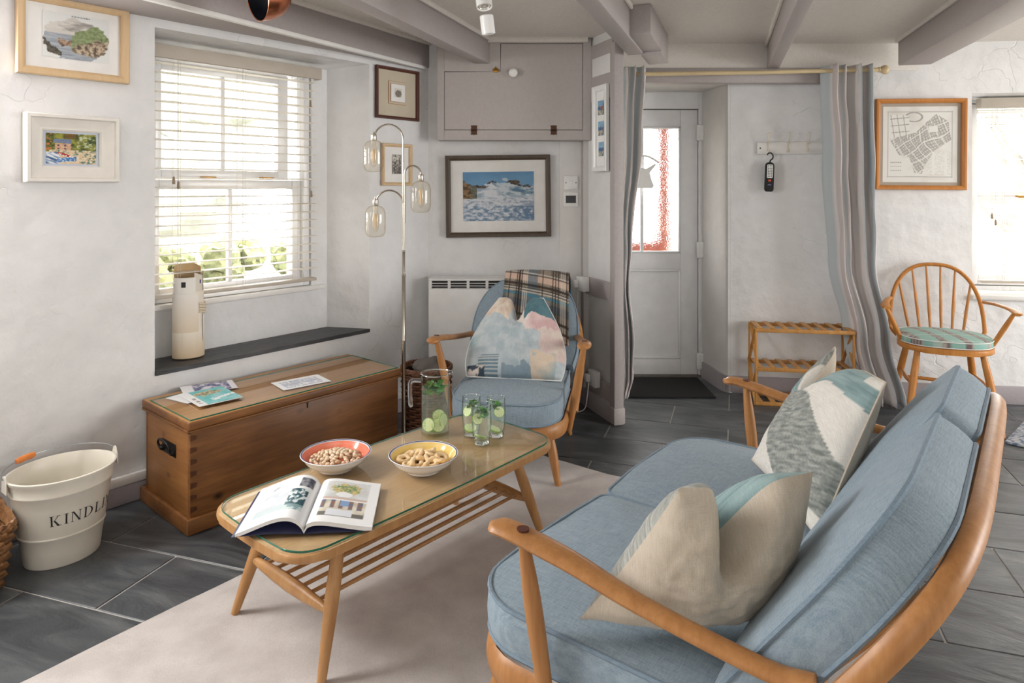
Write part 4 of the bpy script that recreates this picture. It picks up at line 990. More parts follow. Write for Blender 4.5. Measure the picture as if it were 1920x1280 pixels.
def p_cottage(u, v):
    n = nz(u*6, v*6, 1, 1, 4); n2 = nz(u*20, v*20, 2, 1, 3); n3 = nz(u*11+7, v*11, 9, 1, 3)
    if .14 < u < .50 and .66 < v < .82: 
        if v > .67+.10*(1-(u-.14)/.36)*.2 and abs(u-.32) < .17+.05*(.84-v): return mixs((126, 138, 164), (104, 116, 146), .5+n2)
    if .17 < u < .49 and .46 < v <= .67:
        if int((u-.17)*22) % 3 == 1 and (.48 < v < .53 or .58 < v < .64): return (104, 76, 92)
        return mixs((222, 184, 150), (190, 150, 124), .5+n2)
    if v > .46 or (v > .40 and n > 0):
        g = mixs((64, 78, 34), (150, 148, 62), .5+1.1*n)
        if u > .6 and v > .5: g = mixs(g, (196, 206, 180), max(0, n3*2.2))
        if u < .12: g = mixs(g, (206, 120, 70), max(0, n3*2))
        if .36 < u < .6 and v > .85: g = mixs(g, (134, 84, 40), .6)
        return g
    if .22 < u < .5 and abs(v-.34+.4*(u-.26)) < .04: return (176, 40, 40) if n2 > -.1 else (238, 236, 232)
    if abs(v-.13-.15*(u-.3)) < .075 and .22 < u < .6: return mixs((70, 120, 180), (206, 220, 232), max(0, n2*2.5))
    if u < .26 and v < .38: return mixs((60, 92, 140), (226, 232, 236), .35+1.4*nz(u*10+v*14, v*5, 4, 1, 3))
    c = mixs((216, 184, 140), (226, 214, 190), .5+n2)
    if v > .28 or u > .66: c = mixs(c, (90, 122, 110), max(0, n3*2.4))
    return c
picture('framed_picture', 'small bright cottage and boats painting in a thick cream frame', LW, -.388, -.074, 1.297, 1.552, .062, .045, 'frame_cream', [('slip', .055, .055, .055, .055, 'frame_blue'), ('painting', .072, .072, .070, .070, p_cottage, 90, 62)], inner=True)
def p_etch(u, v):
    n = nz(u*9, v*9, 3, 1, 3)
    if math.hypot((u-.5)/.46, (v-.42)/.40)+.2*n < 1: return mixs((170, 162, 150), (74, 68, 62), .5+1.3*nz(u*14, v*14, 5, 1, 3))
    return (220, 214, 200)
picture('framed_picture', 'tiny etching on a wide beige mount in a dark mahogany frame', LW, 1.238, 1.552, 1.660, 1.950, .017, .02, 'mahogany', [('mount', .012, .012, .012, .012, 'beige_card'), ('mount_line', .092, .092, .085, .075, 'gold_frame'), ('mount_step', .094, .094, .087, .077, 'beige_card'), ('mount_line', .104, .104, .098, .09, 'gold_frame'), ('paper', .106, .106, .1, .092, 'mat_card'), ('print', .132, .132, .125, .115, p_etch, 36, 34)])
def p_street(u, v):
    if u < .04 or u > .96 or v < .03 or v > .97: return (170, 164, 154)
    n = nz(u*8, v*8, 6, 1, 3); c = mixs((200, 194, 184), (70, 66, 62), .5+1.2*n)
    if v < .4 and int(u*9) % 2 == 0: c = (84, 80, 76)
    if v > .7 and n < .1: c = (214, 210, 200)
    return c
picture('framed_picture', 'small sepia street print in a pale wood frame behind the lamp', LW, 1.282, 1.500, 1.287, 1.522, .018, .018, 'pale_frame', [('mount', .012, .012, .012, .012, 'mat_card'), ('print', .075, .075, .065, .06, p_street, 34, 50)])
def p_sea(u, v):
    n = nz(u*4, v*7, 1, 1, 5); n2 = nz(u*14, v*22, 2, 1, 4); n3 = nz(u*3, v*4, 7, 1, 4)
    foam, deep = (214, 219, 224), mixs((74, 104, 142), (112, 138, 166), .5+n2)
    if u < .20 and .45 < v < .82-.7*u+.03*n2:
        return mixs((150, 122, 88), (78, 64, 50), .5+1.3*n2) if u < .11-.12*(v-.6) else mixs((126, 126, 110), (92, 94, 86), .5+n2)
    ridge = .70+max(.11*math.exp(-((u-.42)/.09)**4), .14*math.exp(-((u-.71)/.10)**4), .02)+.04*n2
    spray = .68+.16*math.exp(-((u-.60)/.14)**2)+.20*max(0, u-.82)+.10*n
    if v > ridge and v > spray: return mixs((116, 158, 192), (88, 136, 178), (v-.7)*2+.3*n3)
    if v > .66 and v > spray: return mixs((116, 100, 86), (58, 52, 48), .5+1.4*n2)
    if v > .52+.05*n and .40+.16*n3+.1*n < u: return mixs((198, 208, 214), (92, 124, 150), min(1, max(0, (.74-v)*3.2-.15+1.4*n)))
    if v > .46: return mixs((150, 170, 186), foam, max(0, .3+1.6*n))
    if v > .30: return mixs(foam, (150, 164, 182), max(0, .25+1.5*n2+.5*(u > .8)*(v < .4)))
    return mixs(foam, deep, max(0, .40+1.1*n2+1.1*max(0, u-.55)))
picture('framed_picture', 'large breaking sea wave photograph in a dark brown frame', BW, .099, .721, .982, 1.467, .029, .028, 'dark_frame', [('mount', .024, .024, .024, .024, 'mat_card'), ('photograph', .102, .098, .095, .098, p_sea, 150, 100)], tilt=-.012)
PWo = PW
tri = [(.0, 0)]
def p_beach(k):
    def f(u, v):
        n = nz(u*5+k*3, v*5, k, 1, 3)
        if v > .62: return mixs((120, 160, 190), (150, 184, 206), .5+n)
        if v > .34: return mixs((70, 110, 150), (190, 110, 80) if u > .45 else (90, 130, 160), max(0, n*2+.3))
        return mixs((84, 120, 150), (206, 190, 160), .5+n*1.5)
    return f
picture('framed_picture', 'tall white three-aperture photo frame on the partition', PW, .190, .362, 1.365, 1.845, .030, .022, 'white_enamel', [('mount', .024, .024, .024, .024, 'mat_card'), ('photograph', .055, .055, .085, .315, p_beach(1), 16, 16), ('photograph', .055, .055, .200, .200, p_beach(2), 16, 16), ('photograph', .055, .055, .315, .085, p_beach(3), 16, 16)])
def p_map(u, v):
    paper = (228, 227, 222); ln = (166, 162, 157); e = .006
    bnd = .06 < u < .94 and .06 < v < .94
    if bnd and (abs(u-.07) < e or abs(u-.93) < e or abs(v-.07) < e or abs(v-.93) < e): return (190, 188, 184)
    def inpoly(pl):
        c = False
        for i in range(len(pl)):
            (x1, y1), (x2, y2) = pl[i], pl[i-1]
            if (y1 > v) != (y2 > v) and u < (x2-x1)*(v-y1)/(y2-y1)+x1: c = not c
        return c
    town = [(.09, .57), (.22, .36), (.36, .33), (.43, .12), (.53, .11), (.58, .24), (.70, .42), (.92, .56), (.88, .80), (.72, .90), (.55, .76), (.45, .66), (.30, .62)]
    grid = [(.09, .90), (.36, .88), (.36, .64), (.14, .56), (.11, .72)]
    a, b = u*.86+v*.5, v*.86-u*.5
    if inpoly(town):
        a += .05*nz(u*3, v*3, 1, 1, 2); b += .05*nz(u*3, v*3, 5, 1, 2)
        if (a*9+.3*int(b*6)) % 1 < .10 or (b*7) % 1 < .09: return paper
        if .62 < u < .74 and .66 < v < .74: return paper
        if (a*34) % 1 < .3 or (b*30) % 1 < .25: return (164, 161, 156)
        return mixs((184, 181, 175), (218, 216, 210), .5+1.2*nz(u*40, v*40, 2, 1, 2))
    if inpoly(grid): return ln if ((u*12+v*2) % 1 < .12 or (v*11-u) % 1 < .12) else paper
    if abs(math.hypot((u-.42)/.11, (v-.86)/.06)-1) < .12: return ln
    if .60 < u < .92 and .10 < v < .40: return mixs(paper, ln, .35 if (int(v*110) % 2 and nz(u*50, v*90, 1, 1, 1) > -.1 and int(u*30) % 5) else 0)
    if .10 < u < .26 and (abs(v-.26) < .008 or abs(v-.21) < .005 or abs(v-.155) < .006) and int(u*120) % 3: return (168, 166, 162)
    if .30 < u < .60 and abs(v-.075) < .006 and int(u*150) % 3: return ln
    return mixs(paper, (214, 210, 202), max(0, nz(u*4, v*4, 8, 1, 2)))
def _d(): pass
picture('framed_picture', 'old engraved town map in a gold and orange wood frame', RW, .857, 1.363, 1.262, 1.806, .026, .03, 'gold_frame', [('mount', .02, .02, .02, .02, 'grey_card'), ('map_print', .045, .045, .045, .045, p_map, 230, 240)], tilt=.008)
# ================================================================== BACK WALL FITTINGS
K = empty('wall_cupboard', BW.o); yF = -.12
bm = NB(); bx(bm, .06, .949, yF+.008, -.001, 1.55, CZ-.002, bev=.003); obj('carcass', bm, ['cupboard_paint'], K)
dx0, dx1, dz0, dzs, dzt, xs_ = .10, .902, 1.607, 1.945, 2.108, .425
def front(name, x0, x1, z0, z1, mat='cupboard_paint'):
    bm = NB(); bx(bm, x0, x1, yF-.006, yF+.008, z0, z1, bev=.0015, seg=1); return obj(name, bm, mat, K)
for q in ((.06, dx0, 1.55, CZ-.002), (dx1, .949, 1.55, CZ-.002), (dx0, dx1, 1.55, dz0), (dx0, xs_, dzs, CZ-.002), (xs_, dx1, dzt, CZ-.002)): front('face_frame', *q)
gp = .0022; g2 = .0025
bm = NB(); prism(bm, [(dx0+gp, dz0+gp), (dx1-gp, dz0+gp), (dx1-gp, dzt-gp), (xs_+gp, dzt-gp), (xs_+gp, dzs-gp), (dx0+gp, dzs-gp)], 0, .012, .0015, 1, Matrix.Translation((0, yF+.006, 0)) @ Matrix.Rotation(math.pi/2, 4, 'X'))
dp = obj('door', bm, 'cupboard_paint', K, angle=25)
bm = NB(); bx(bm, dx0-.001, dx1+.001, yF+.0065, yF+.0075, dz0-.001, dzt+.001); obj('door_gap_shade', bm, 'dark_gap', K, smooth=False)  # dark sheet behind the door; shade of the gap put into its colour
bm = NB(); lathe(bm, [(.008, 0), (.008, .008), (.02, .014), (.026, .022), (.0265, .03), (.022, .038), (.012, .043), (0, .044)], 24, Matrix.Translation((.498, yF-.006, 1.934)) @ Matrix.Rotation(math.pi/2, 4, 'X')); obj('knob', bm, 'white_ceramic', dp)
for x in (.273, .733):
    for s in (-1, 1):
        bm = NB(); MM = Matrix.Translation((x, yF-.0065, dz0+s*.015)) @ Matrix.Rotation(math.pi/2, 4, 'X')
        prism(bm, [(-.019, -.013), (-.012, -.010), (0, -.013), (.012, -.010), (.019, -.013), (.016, 0), (.019, .013), (.012, .011), (0, .013), (-.012, .011), (-.019, .013), (-.016, 0)], 0, .0025, M=MM); tube(bm, [MM @ Vector((-.015, -s*.014, .002)), MM @ Vector((.015, -s*.014, .002))], .0035, 6); obj('hinge', bm, 'bronze', K, angle=25)
bm = NB(); bx(bm, .385, .412, yF-.012, yF-.006, 1.940, 1.965, bev=.002); tube(bm, [(.38, yF-.012, 1.952), (.42, yF-.012, 1.952)], .004, 8); tube(bm, [(.40, yF-.014, 1.952), (.398, yF-.026, 1.972)], .003, 6)
for a in ((.388, 1.944), (.409, 1.944), (.388, 1.961)): lathe(bm, [(.003, 0), (.003, .003), (0, .004)], 8, Matrix.Translation((a[0], yF-.012, a[1])) @ Matrix.Rotation(math.pi/2, 4, 'X'))
obj('latch', bm, 'brass', K); tag(K, 'grey painted wall cupboard with stepped flap door and white knob', 'cupboard')
# storage heater
Hh = empty('storage_heater', (0, 0, 0)); hx0, hx1, hy0, hy1, hzt = -.478, .30, 3.905, 4.052, .753
bm = NB(); bx(bm, hx0, hx1, hy0, hy1, .06, hzt-.055, bev=.008, seg=3); obj('casing', bm, 'white_enamel', Hh)
bm = NB(); bx(bm, hx0, hx1, hy0+.035, hy1, hzt-.055, hzt-.006); bx(bm, hx0, hx1, hy0-.002, hy1, hzt-.012, hzt, bev=.004)
for k in range(8): x = hx0+.01+k*(hx1-hx0-.02)/7; bx(bm, x-.008, x+.008, hy0+.001, hy0+.04, hzt-.056, hzt-.008)
obj('top_grille', bm, 'white_enamel', Hh, smooth=False)
bm = NB(); bx(bm, hx0+.012, hx1-.012, hy0+.030, hy0+.034, hzt-.054, hzt-.012); obj('grille_back', bm, 'black', Hh, smooth=False)
for z in (hzt-.041, hzt-.026):
    bm = NB(); bx(bm, hx0+.01, hx1-.01, hy0+.004, hy0+.012, z-.002, z+.002); obj('louvre', bm, 'white_enamel', Hh, smooth=False)
for x in (hx0+.08, hx1-.08): bm = NB(); bx(bm, x-.03, x+.03, hy0+.02, hy1-.01, 0, .062, bev=.004); obj('foot', bm, 'white_enamel', Hh)
tag(Hh, 'white storage heater with dark top grille behind the armchair', 'heater')
# switch and thermostat
o_ = BW.o
def plate(name, x0, x1, z0, z1, label, cat, y=-.016):
    R = empty(name, o_+Vector(((x0+x1)/2, y, (z0+z1)/2))); bm = NB(); w, h = x1-x0, z1-z0; bx(bm, -w/2, w/2, -.009, 0, -h/2, h/2, bev=.003); obj('plate', bm, 'white_enamel', R); return tag(R, label, cat), w, h
S_, w_, h_ = plate('light_switch', .799, .883, 1.262, 1.345, 'white wall switch with one rocker above the thermostat', 'switch')
bm = NB(); bx(bm, -.011, .011, -.014, -.008, -.010, .014, bev=.002); obj('rocker', bm, 'white_paint', S_)
for s in (-1, 1):
    bm = NB(); lathe(bm, [(.0035, 0), (.003, .0015), (0, .0016)], 10, Matrix.Translation((s*.03, -.009, 0)) @ Matrix.Rotation(math.pi/2, 4, 'X')); obj('screw', bm, 'slot', S_)
S_, w_, h_ = plate('thermostat', .797, .884, 1.163, 1.248, 'white square thermostat with black display', 'thermostat')
bm = NB(); bx(bm, -.030, .030, -.0105, -.0085, -.022, .022); obj('display', bm, 'screen', S_, smooth=False)
# sockets on the partition
def psock(name, x, z, w, h, d, label):
    R = empty(name, PW.pt(x, z, -.006), PW.rz); bm = NB(); bx(bm, -w/2, w/2, -d, 0, -h/2, h/2, bev=.005); obj('box', bm, 'white_enamel', R)
    bm = NB(); bx(bm, -w*.42, -w*.05, -d-.028, -d, -.022, .022, bev=.006); obj('plug', bm, 'white_enamel', R)
    return tag(R, label, 'socket', 'wall sockets')
psock('wall_socket', .085, .715, .09, .085, .045, 'white plug socket box on the mid rail of the partition, behind the armchair'); psock('wall_socket', .22, .20, .09, .09, .035, 'low white plug socket near the foot of the partition')
bm = NB(); a = PW.pt(.205, .18, -.05); tube(bm, Bez([a, a+Vector((-.01, -.02, -.08)), a+Vector((-.03, -.03, -.15)), a+Vector((-.10, .0, -.168)), a+Vector((-.13, .03, -.12)), a+Vector((-.14, .05, -.03))], 6), .003, 6); tag(obj('power_cable', bm, 'white_enamel'), 'white power cable looping down from the low socket', 'cable')
bm = NB(); a = PW.pt(.06, .69, -.045); tube(bm, Bez([a, a+Vector((-.005, -.005, -.1)), a+Vector((-.01, 0, -.3)), a+Vector((-.0, 0, -.6))], 6), .003, 6); tag(obj('power_cable', bm, 'white_enamel'), 'white power cable hanging straight down from the mid-rail socket', 'cable')
# ================================================================== CURTAINS
pole_a, pole_b = Vector((.665, 4.035, 1.945)), Vector((2.135, 3.985, 1.963))
Cp = empty('curtain_pole', pole_a); bm = NB(); tube(bm, [Vector((0, 0, 0)), (pole_b-pole_a)/2-Vector((0, 0, .004)), pole_b-pole_a], .0125, 12); obj('rod', bm, 'cream_pole', Cp)
bm = NB(); q = pole_b-pole_a; lathe(bm, [(.012, 0), (.016, .004), (.016, .010), (.011, .014), (.02, .022), (.0265, .036), (.027, .044), (.022, .056), (.012, .063), (0, .065)], 20, Matrix.Translation(q) @ Matrix.Rotation(math.pi/2, 4, 'Y')); obj('finial', bm, 'cream_pole', Cp)
for s in (.45, .97):
    bm = NB(); p = (pole_b-pole_a)*s; tube(bm, [p, p+Vector((0, .055, 0))], .007, 8); obj('bracket', bm, 'cream_pole', Cp)
tag(Cp, 'cream painted curtain pole with ball end above the door', 'curtain pole')
def curtain(name, spine, npl, stripes, label, seed, amp):
    """spine: list of (z, x0, x1, y, amp) from top to bottom; pleats across"""
    bm = NB(); lay = bm.verts.layers.float_color.new('Col'); NU = npl*16; rows = []; Z = [s[0] for s in spine]; NZ = 60; rnd = random.Random(seed); ph = [rnd.uniform(-.5, .5) for _ in range(npl+1)]
    for j in range(NZ+1):
        z = Z[0]+(Z[-1]-Z[0])*j/NZ
        for a, b in zip(spine, spine[1:]):
            if b[0] <= z <= a[0]:
                t = (a[0]-z)/(a[0]-b[0]); t = t*t*(3-2*t); s = [p+(q-p)*t for p, q in zip(a, b)]; break
        row = []
        for i in range(NU+1):
            u = i/NU; k = u*npl; w = 2*math.pi*k
            y = s[3]+s[4]*math.cos(w)*(1+.35*math.sin(k*2.1+seed)) + .012*nz(u*3, z*2, seed, 1, 2)
            x = s[1]+(s[2]-s[1])*u + .45*(s[2]-s[1])/npl*math.sin(w*1.0+ph[int(min(k, npl))]*.6)*.6 + .008*nz(u*4, z*3, seed+4, 1, 2)
            v = bm.verts.new((x, y, z)); q = u*stripes % 1; c = (222, 216, 213)
            if q < .20: c = (190, 198, 201)
            elif .46 < q < .60: c = (204, 195, 193)
            elif .72 < q < .78: c = (184, 178, 178)
            v[lay] = (*lin(c), 1); row.append(v)
        rows.append(row)
    for j in range(NZ):
        for i in range(NU): bm.faces.new((rows[j][i], rows[j][i+1], rows[j+1][i+1], rows[j+1][i]))
    o = obj(name, bm, 'curtain_cloth', angle=80); md = o.modifiers.new('thick', 'SOLIDIFY'); md.thickness = .004
    return tag(o, label, 'curtain', 'door curtains')
curtain('curtain', [(1.985, .650, .79, 4.0, .030), (1.5, .638, .755, 3.97, .03), (.95, .612, .69, 3.90, .022), (.75, .605, .672, 3.88, .024), (.42, .625, .70, 3.88, .034), (.20, .625, .69, 3.87, .03), (.09, .625, .655, 3.85, .012)], 3, 3.0, 'striped grey curtain gathered behind the partition post', 3, .03)
curtain('curtain', [(1.992, 1.838, 2.115, 3.99, .055), (1.4, 1.845, 2.11, 3.98, .06), (.85, 1.875, 2.13, 3.98, .048), (.40, 1.955, 2.20, 3.96, .048), (.02, 2.035, 2.275, 3.94, .05)], 4, 3.4, 'striped grey curtain hanging full length between coat hooks and map', 8, .045)
# coat hooks and work light
Rk = empty('coat_rack', RW.pt(0, 0, -.002), RW.rz); bm = NB(); bx(bm, .173, .70, -.016, 0, 1.480, 1.556, bev=.005); obj('board', bm, 'white_paint', Rk)
for k, x in enumerate((.233, .352, .468, .585)):
    bm = NB(); bx(bm, x-.006, x+.006, -.019, -.015, 1.495, 1.555, bev=.002)
    tube(bm, Bez([(x, -.018, 1.545), (x, -.035, 1.55), (x, -.055, 1.575), (x, -.06, 1.602)], 5), [.0045]*16, 8); tube(bm, Bez([(x, -.018, 1.505), (x, -.035, 1.494), (x, -.045, 1.497), (x, -.05, 1.512)], 5), [.0045]*16, 8)
    g = bmesh.ops.create_uvsphere(bm, u_segments=10, v_segments=8, radius=.0075)['verts']
    for v in g: v.co += Vector((x, -.06, 1.604))
    obj('hook', bm, 'hook_cream', Rk)
bm = NB(); lathe(bm, [(.005, 0), (.004, .002), (0, .0022)], 10, Matrix.Translation((.19, -.016, 1.518)) @ Matrix.Rotation(math.pi/2, 4, 'X')); obj('screw', bm, 'bronze', Rk)
tag(Rk, 'white wooden coat rack with cream double hooks on the porch wall', 'coat rack')
TLp = RW.pt(.233, 1.25, -.05); Tl = empty('work_light', TLp, RW.rz); Tl.rotation_euler = (0, math.radians(2), RW.rz)
bm = NB(); Mx = Matrix.Rotation(math.pi/2, 4, 'X'); prism(bm, [(x, z+.09) for x, z in rrect(.05, .18, [.014, .02, .02, .014], 5)], -.013, .013, .005, 3, Mx); obj('body', bm, 'rubber', Tl)
bm = NB(); prism(bm, [(x, z+.125) for x, z in rrect(.034, .082, .006, 4)], .012, .0145, M=Mx); ld = obj('lamp_panel', bm, 'white_enamel', Tl)
for r in range(8):
    for c in range(3):
        bm = NB(); lathe(bm, [(.0032, .0), (.003, .0012), (0, .0016)], 8, Mx @ Matrix.Translation((-.01+c*.01, .092+r*.0098, .0144))); obj('led', bm, 'screen', ld)
bm = NB(); bx(bm, -.008, .008, -.016, -.012, .062, .074, bev=.002); obj('button', bm, 'orange', Tl)
bm = NB(); bx(bm, .0235, .0265, -.008, .008, .012, .072, bev=.001); obj('side_stripe', bm, 'orange', Tl)
bm = NB(); bx(bm, -.010, .010, -.0136, -.0128, .040, .0435); obj('printed_mark', bm, 'pocket_blue', Tl, smooth=False)
bm = NB(); tube(bm, Bez([(0, 0, .178), (.004, 0, .192), (.016, 0, .204), (.017, 0, .222), (.006, 0, .236), (-.010, 0, .234), (-.016, 0, .224)], 5), .004, 8); obj('hook', bm, 'rubber', Tl)
tag(Tl, 'black and orange LED work light hanging from the first coat hook', 'torch')
# bamboo shoe rack
Sr = empty('shoe_rack', RW.pt(0, 0, -.0), RW.rz); sx0, sx1, sy0, sy1 = .115, .672, -.245, -.035
def sbar(name, *a, bev=.003): bm = NB(); bx(bm, *a, bev=bev); return obj(name, bm, 'bamboo', Sr)
for z in (.45, .222, .022):
    sbar('front_rail', sx0, sx1, sy0, sy0+.016, z-.022, z); sbar('back_rail', sx0, sx1, sy1-.016, sy1, z-.022, z)
    for k in range(8):
        x = sx0+.012+k*(sx1-sx0-.055)/7; bm = NB(); bx(bm, x, x+.030, sy0, sy1, z, z+.006, bev=.002); obj('slat', bm, 'bamboo', Sr)
for x in (sx0+.003, sx1-.013):
    for (ya, yb, za, zb, o2) in ((sy0+.01, sy1-.01, .0, .225, 0), (sy1-.01, sy0+.01, .0, .225, .011), (sy0+.01, sy1-.01, .222, .45, .011), (sy1-.01, sy0+.01, .222, .45, 0)):
        bm = NB(); tube(bm, [(x+o2, ya, za), (x+o2, yb, zb)], [(.006, .011)]*2, 6, up=(1, 0, 0)); obj('cross_leg', bm, 'bamboo', Sr)
    for yy in (sy0+.008, sy1-.008): sbar('upright', x-.004, x+.008, yy-.007, yy+.007, 0, .45)
tag(Sr, 'slatted folding bamboo shoe rack against the porch wall', 'shoe rack')
# ornament hung on the door
Or = empty('door_ornament', (.885, DY-.03, 1.27)); Mx = Matrix.Rotation(math.pi/2, 4, 'X')
bm = NB(); tube(bm, Bez([(-.09, 0, .185), (-.03, 0, .215), (.03, 0, .213), (.09, 0, .18), (.10, 0, .172)], 5), [(.008, .016)]*21, 8, up=(0, 1, 0)); obj('arched_bar', bm, 'white_paint', Or)
bm = NB(); prism(bm, [(-.075, .0), (.055, .0), (.068, .015), (.05, .06), (.035, .105), (.085, .16), (.072, .165), (.015, .125), (-.01, .14), (-.045, .13), (-.06, .06)], -.008, .008, .004, 2, Mx); obj('figure', bm, 'white_paint', Or)
bm = NB(); tube(bm, [(0, 0, .13), (0, 0, .21)], .002, 5); tube(bm, [(-.02, 0, 0), (-.02, 0, -.045)], .005, 6); obj('string', bm, 'white_paint', Or); tag(Or, 'white hanging wooden ornament against the frosted door glass', 'ornament')
# ================================================================== FLOOR LAMP
LP = Vector((-.543, 3.42, 0)); Fl = empty('floor_lamp', LP)
bm = NB(); lathe(bm, [(0, 0), (.10, 0), (.102, .004), (.10, .012), (.03, .018), (.012, .022), (0, .022)], 36); obj('base', bm, 'nickel', Fl)
bm = NB(); lathe(bm, [(.0105, .02), (.0105, .50), (.0112, .505), (.0112, .515), (.0092, .52), (.0092, .83), (.0102, .832), (.0102, .842), (.0075, .845), (.0075, .95), (.009, .952), (.009, .96), (.0055, .962), (.0055, 1.2)], 16); obj('pole', bm, 'nickel', Fl)
for (dx, dz, pk, z0) in ((-.150, 1.430, 1.592, 1.18), (.086, 1.2265, 1.385, 1.1), (-.141, 1.104, 1.262, .98)):
    sx = .004 if dx > 0 else -.002; top = dz+.088
    xs = sx; n = 14; pts = [Vector((xs*1.2, 0, z0)), Vector((xs*1.5, 0, (z0+pk-abs(dx)/2)/2))]
    cx, rx = (xs+dx)/2, (dx-xs)/2; zc = pk-abs(rx)*1.05
    for k in range(n+1):
        a = math.pi*(1-k/n); pts.append(Vector((cx+rx*math.cos(a), 0, zc+abs(rx)*1.05*math.sin(a))))
    pts.append(Vector((dx, 0, top+.03)))
    bm = NB(); tube(bm, pts, .0045, 8, up=(0, 1, 0)); obj('arm', bm, 'nickel', Fl)
    bm = NB(); lathe(bm, [(0, .036), (.0055, .036), (.0065, .028), (.0135, .026), (.0145, .022), (.0145, -.004), (.013, -.008), (0, -.008)], 18, Matrix.Translation((dx, 0, top))); obj('socket', bm, 'nickel', Fl)
    bm = NB(); Ms = Matrix.Translation((dx, 0, dz))
    lathe(bm, [(.016, .082), (.030, .078), (.043, .066), (.0495, .046), (.0505, .03), (.0505, -.035), (.049, -.052), (.043, -.066), (.032, -.074), (.014, -.076), (0, -.075)], 32, Ms); obj('glass_shade', bm, 'amber_glass', Fl)
    bm = NB(); lathe(bm, [(.011, .078), (.011, .055), (.014, .045), (.017, .02), (.0165, -.02), (.012, -.042), (.004, -.052), (0, -.053)], 20, Ms); b_ = obj('bulb', bm, 'amber_glass', Fl)
    bm = NB()
    for k in range(4):
        a = k*math.pi/2; tube(bm, [Ms @ Vector((.003*math.cos(a), .003*math.sin(a), .04)), Ms @ Vector((.008*math.cos(a), .008*math.sin(a), -.03))], .0016, 5)
    obj('filament', bm, 'bulb_amber', b_)
tag(Fl, 'tall nickel floor lamp with three arched arms and amber glass jar shades', 'floor lamp')
# ================================================================== WICKER BASKETS
def weave_round(name, c, r0, r1, h, rows, label, mat, n=22, parent=None):
    R = empty(name, c)
    for k in range(rows):
        z = .01+(h-.02)*k/(rows-1); r = r0+(r1-r0)*z/h; m = n*6; bm = NB()
        pts = [((r+.006*math.sin(i/m*n*math.pi+(math.pi if k % 2 else 0)))*Vector((math.cos(2*math.pi*i/m), math.sin(2*math.pi*i/m), 0))) + Vector((0, 0, z)) for i in range(m)]
        tube(bm, pts, (h/rows*.52), 5, closed=True); obj('woven_strand', bm, mat, R)
    bm = NB(); lathe(bm, [(0, .004), (r0, .004), (r0-.008, .008), (r1-.01, h-.01)], 32); obj('lining', bm, 'dark_gap', R)
    for k in range(2):
        bm = NB(); m = 120; pts = [((r1+.004)*Vector((math.cos(2*math.pi*i/m), math.sin(2*math.pi*i/m), 0)))+Vector((.0, 0, h+.004+.007*math.sin(i/m*2*math.pi*20+k*math.pi))) for i in range(m)]
        tube(bm, pts, .007, 6, closed=True); obj('rim_braid', bm, mat, R)
    return tag(R, label, 'basket')
weave_round('wicker_basket', Vector((-.452, 3.61, 0)), .105, .128, .325, 22, 'round reddish brown wicker basket between floor lamp and armchair', 'wicker_red')
bm = NB(); g = bmesh.ops.create_icosphere(bm, subdivisions=4, radius=.085)['verts']
for v in g: v.co = Vector((v.co.x*1.05, v.co.y*1.05, v.co.z*.55))*(1+.25*nz(*v.co, s=16, oct=3)) + Vector((-.43, 3.60, .33))
plain('grey_wool', (112, 106, 102), .95, bump=.4); tag(obj('grey_blanket', bm, 'grey_wool'), 'crumpled grey blanket in the round basket', 'blanket')
# square log basket cut by the left edge of the picture
bq = Vector((-1.823, 2.112, 0)); Bk = empty('log_basket', bq, LW.rz-.05); bw, bd, bh = .42, .30, .20
rs = random.Random(3)
for k in range(13):
    z = .012+k*.0148; f = .85+.15*z/bh; out = rrect(bw*f, bd*f, .05, 5); bm = NB(); pts = []
    for i, (x, y) in enumerate(out):
        w_ = .006*math.sin(i*1.9+(math.pi if k % 2 else 0)); l = math.hypot(x, y); pts.append(Vector((x+x/l*w_, y+y/l*w_, z+rs.uniform(-.003, .003))))
    tube(bm, pts, .0085, 6, closed=True); obj('woven_strand', bm, 'wicker', Bk)
bm = NB(); prism(bm, rrect(bw*.84, bd*.84, .05, 5), .003, .19); obj('lining', bm, 'dark_gap', Bk, smooth=False)
for k in range(2):
    out = rrect(bw+.004, bd+.004, .05, 8); bm = NB(); tube(bm, [Vector((x, y, bh+.006+.007*math.sin(i*1.5+k*math.pi))) for i, (x, y) in enumerate(out)], .0085, 6, closed=True); obj('rim_braid', bm, 'wicker', Bk)
tag(Bk, 'dark brown wicker log basket cut by the left edge', 'basket')
# ================================================================== KINDLING BUCKET
BC = Vector((-1.570, 2.385, 0)); Bu = empty('kindling_bucket', BC, math.atan2(.785, .62)); SXB, SYB = .97, .84
def brad(z): return .117+(.166-.117)*(z/.30)
bm = NB(); prof = [(0, .010), (.114, .010), (.1175, .0), (.119, .003), (brad(.05), .05), (brad(.095), .095), (brad(.097)+.0035, .099), (brad(.103)+.0035, .103), (brad(.106), .107), (brad(.2), .2), (brad(.245), .245), (brad(.247)+.003, .248), (brad(.25)+.003, .252), (brad(.255), .256), (brad(.285), .285), (brad(.295)+.006, .296), (brad(.3)+.006, .302), (brad(.3), .304), (brad(.295)-.003, .300), (brad(.25)-.003, .25), (brad(.05)-.003, .05), (.113, .0125), (0, .0125)]
lathe(bm, prof, 72, sx=SXB, sy=SYB); obj('pail', bm, 'cream_enamel', Bu)
lug = []
for s in (-1, 1):
    bm = NB(); x = s*(brad(.3)+.004); prism(bm, [(-.024, -.03), (.024, -.03), (.02, .005), (.01, .024), (0, .028), (-.01, .024), (-.02, .005)], -.0015, .0015, M=Matrix.Translation((x, 0, .298)) @ Matrix.Rotation(math.pi/2, 4, 'Z') @ Matrix.Rotation(math.pi/2, 4, 'X')); obj('lug', bm, 'cream_enamel', Bu)
hp = []
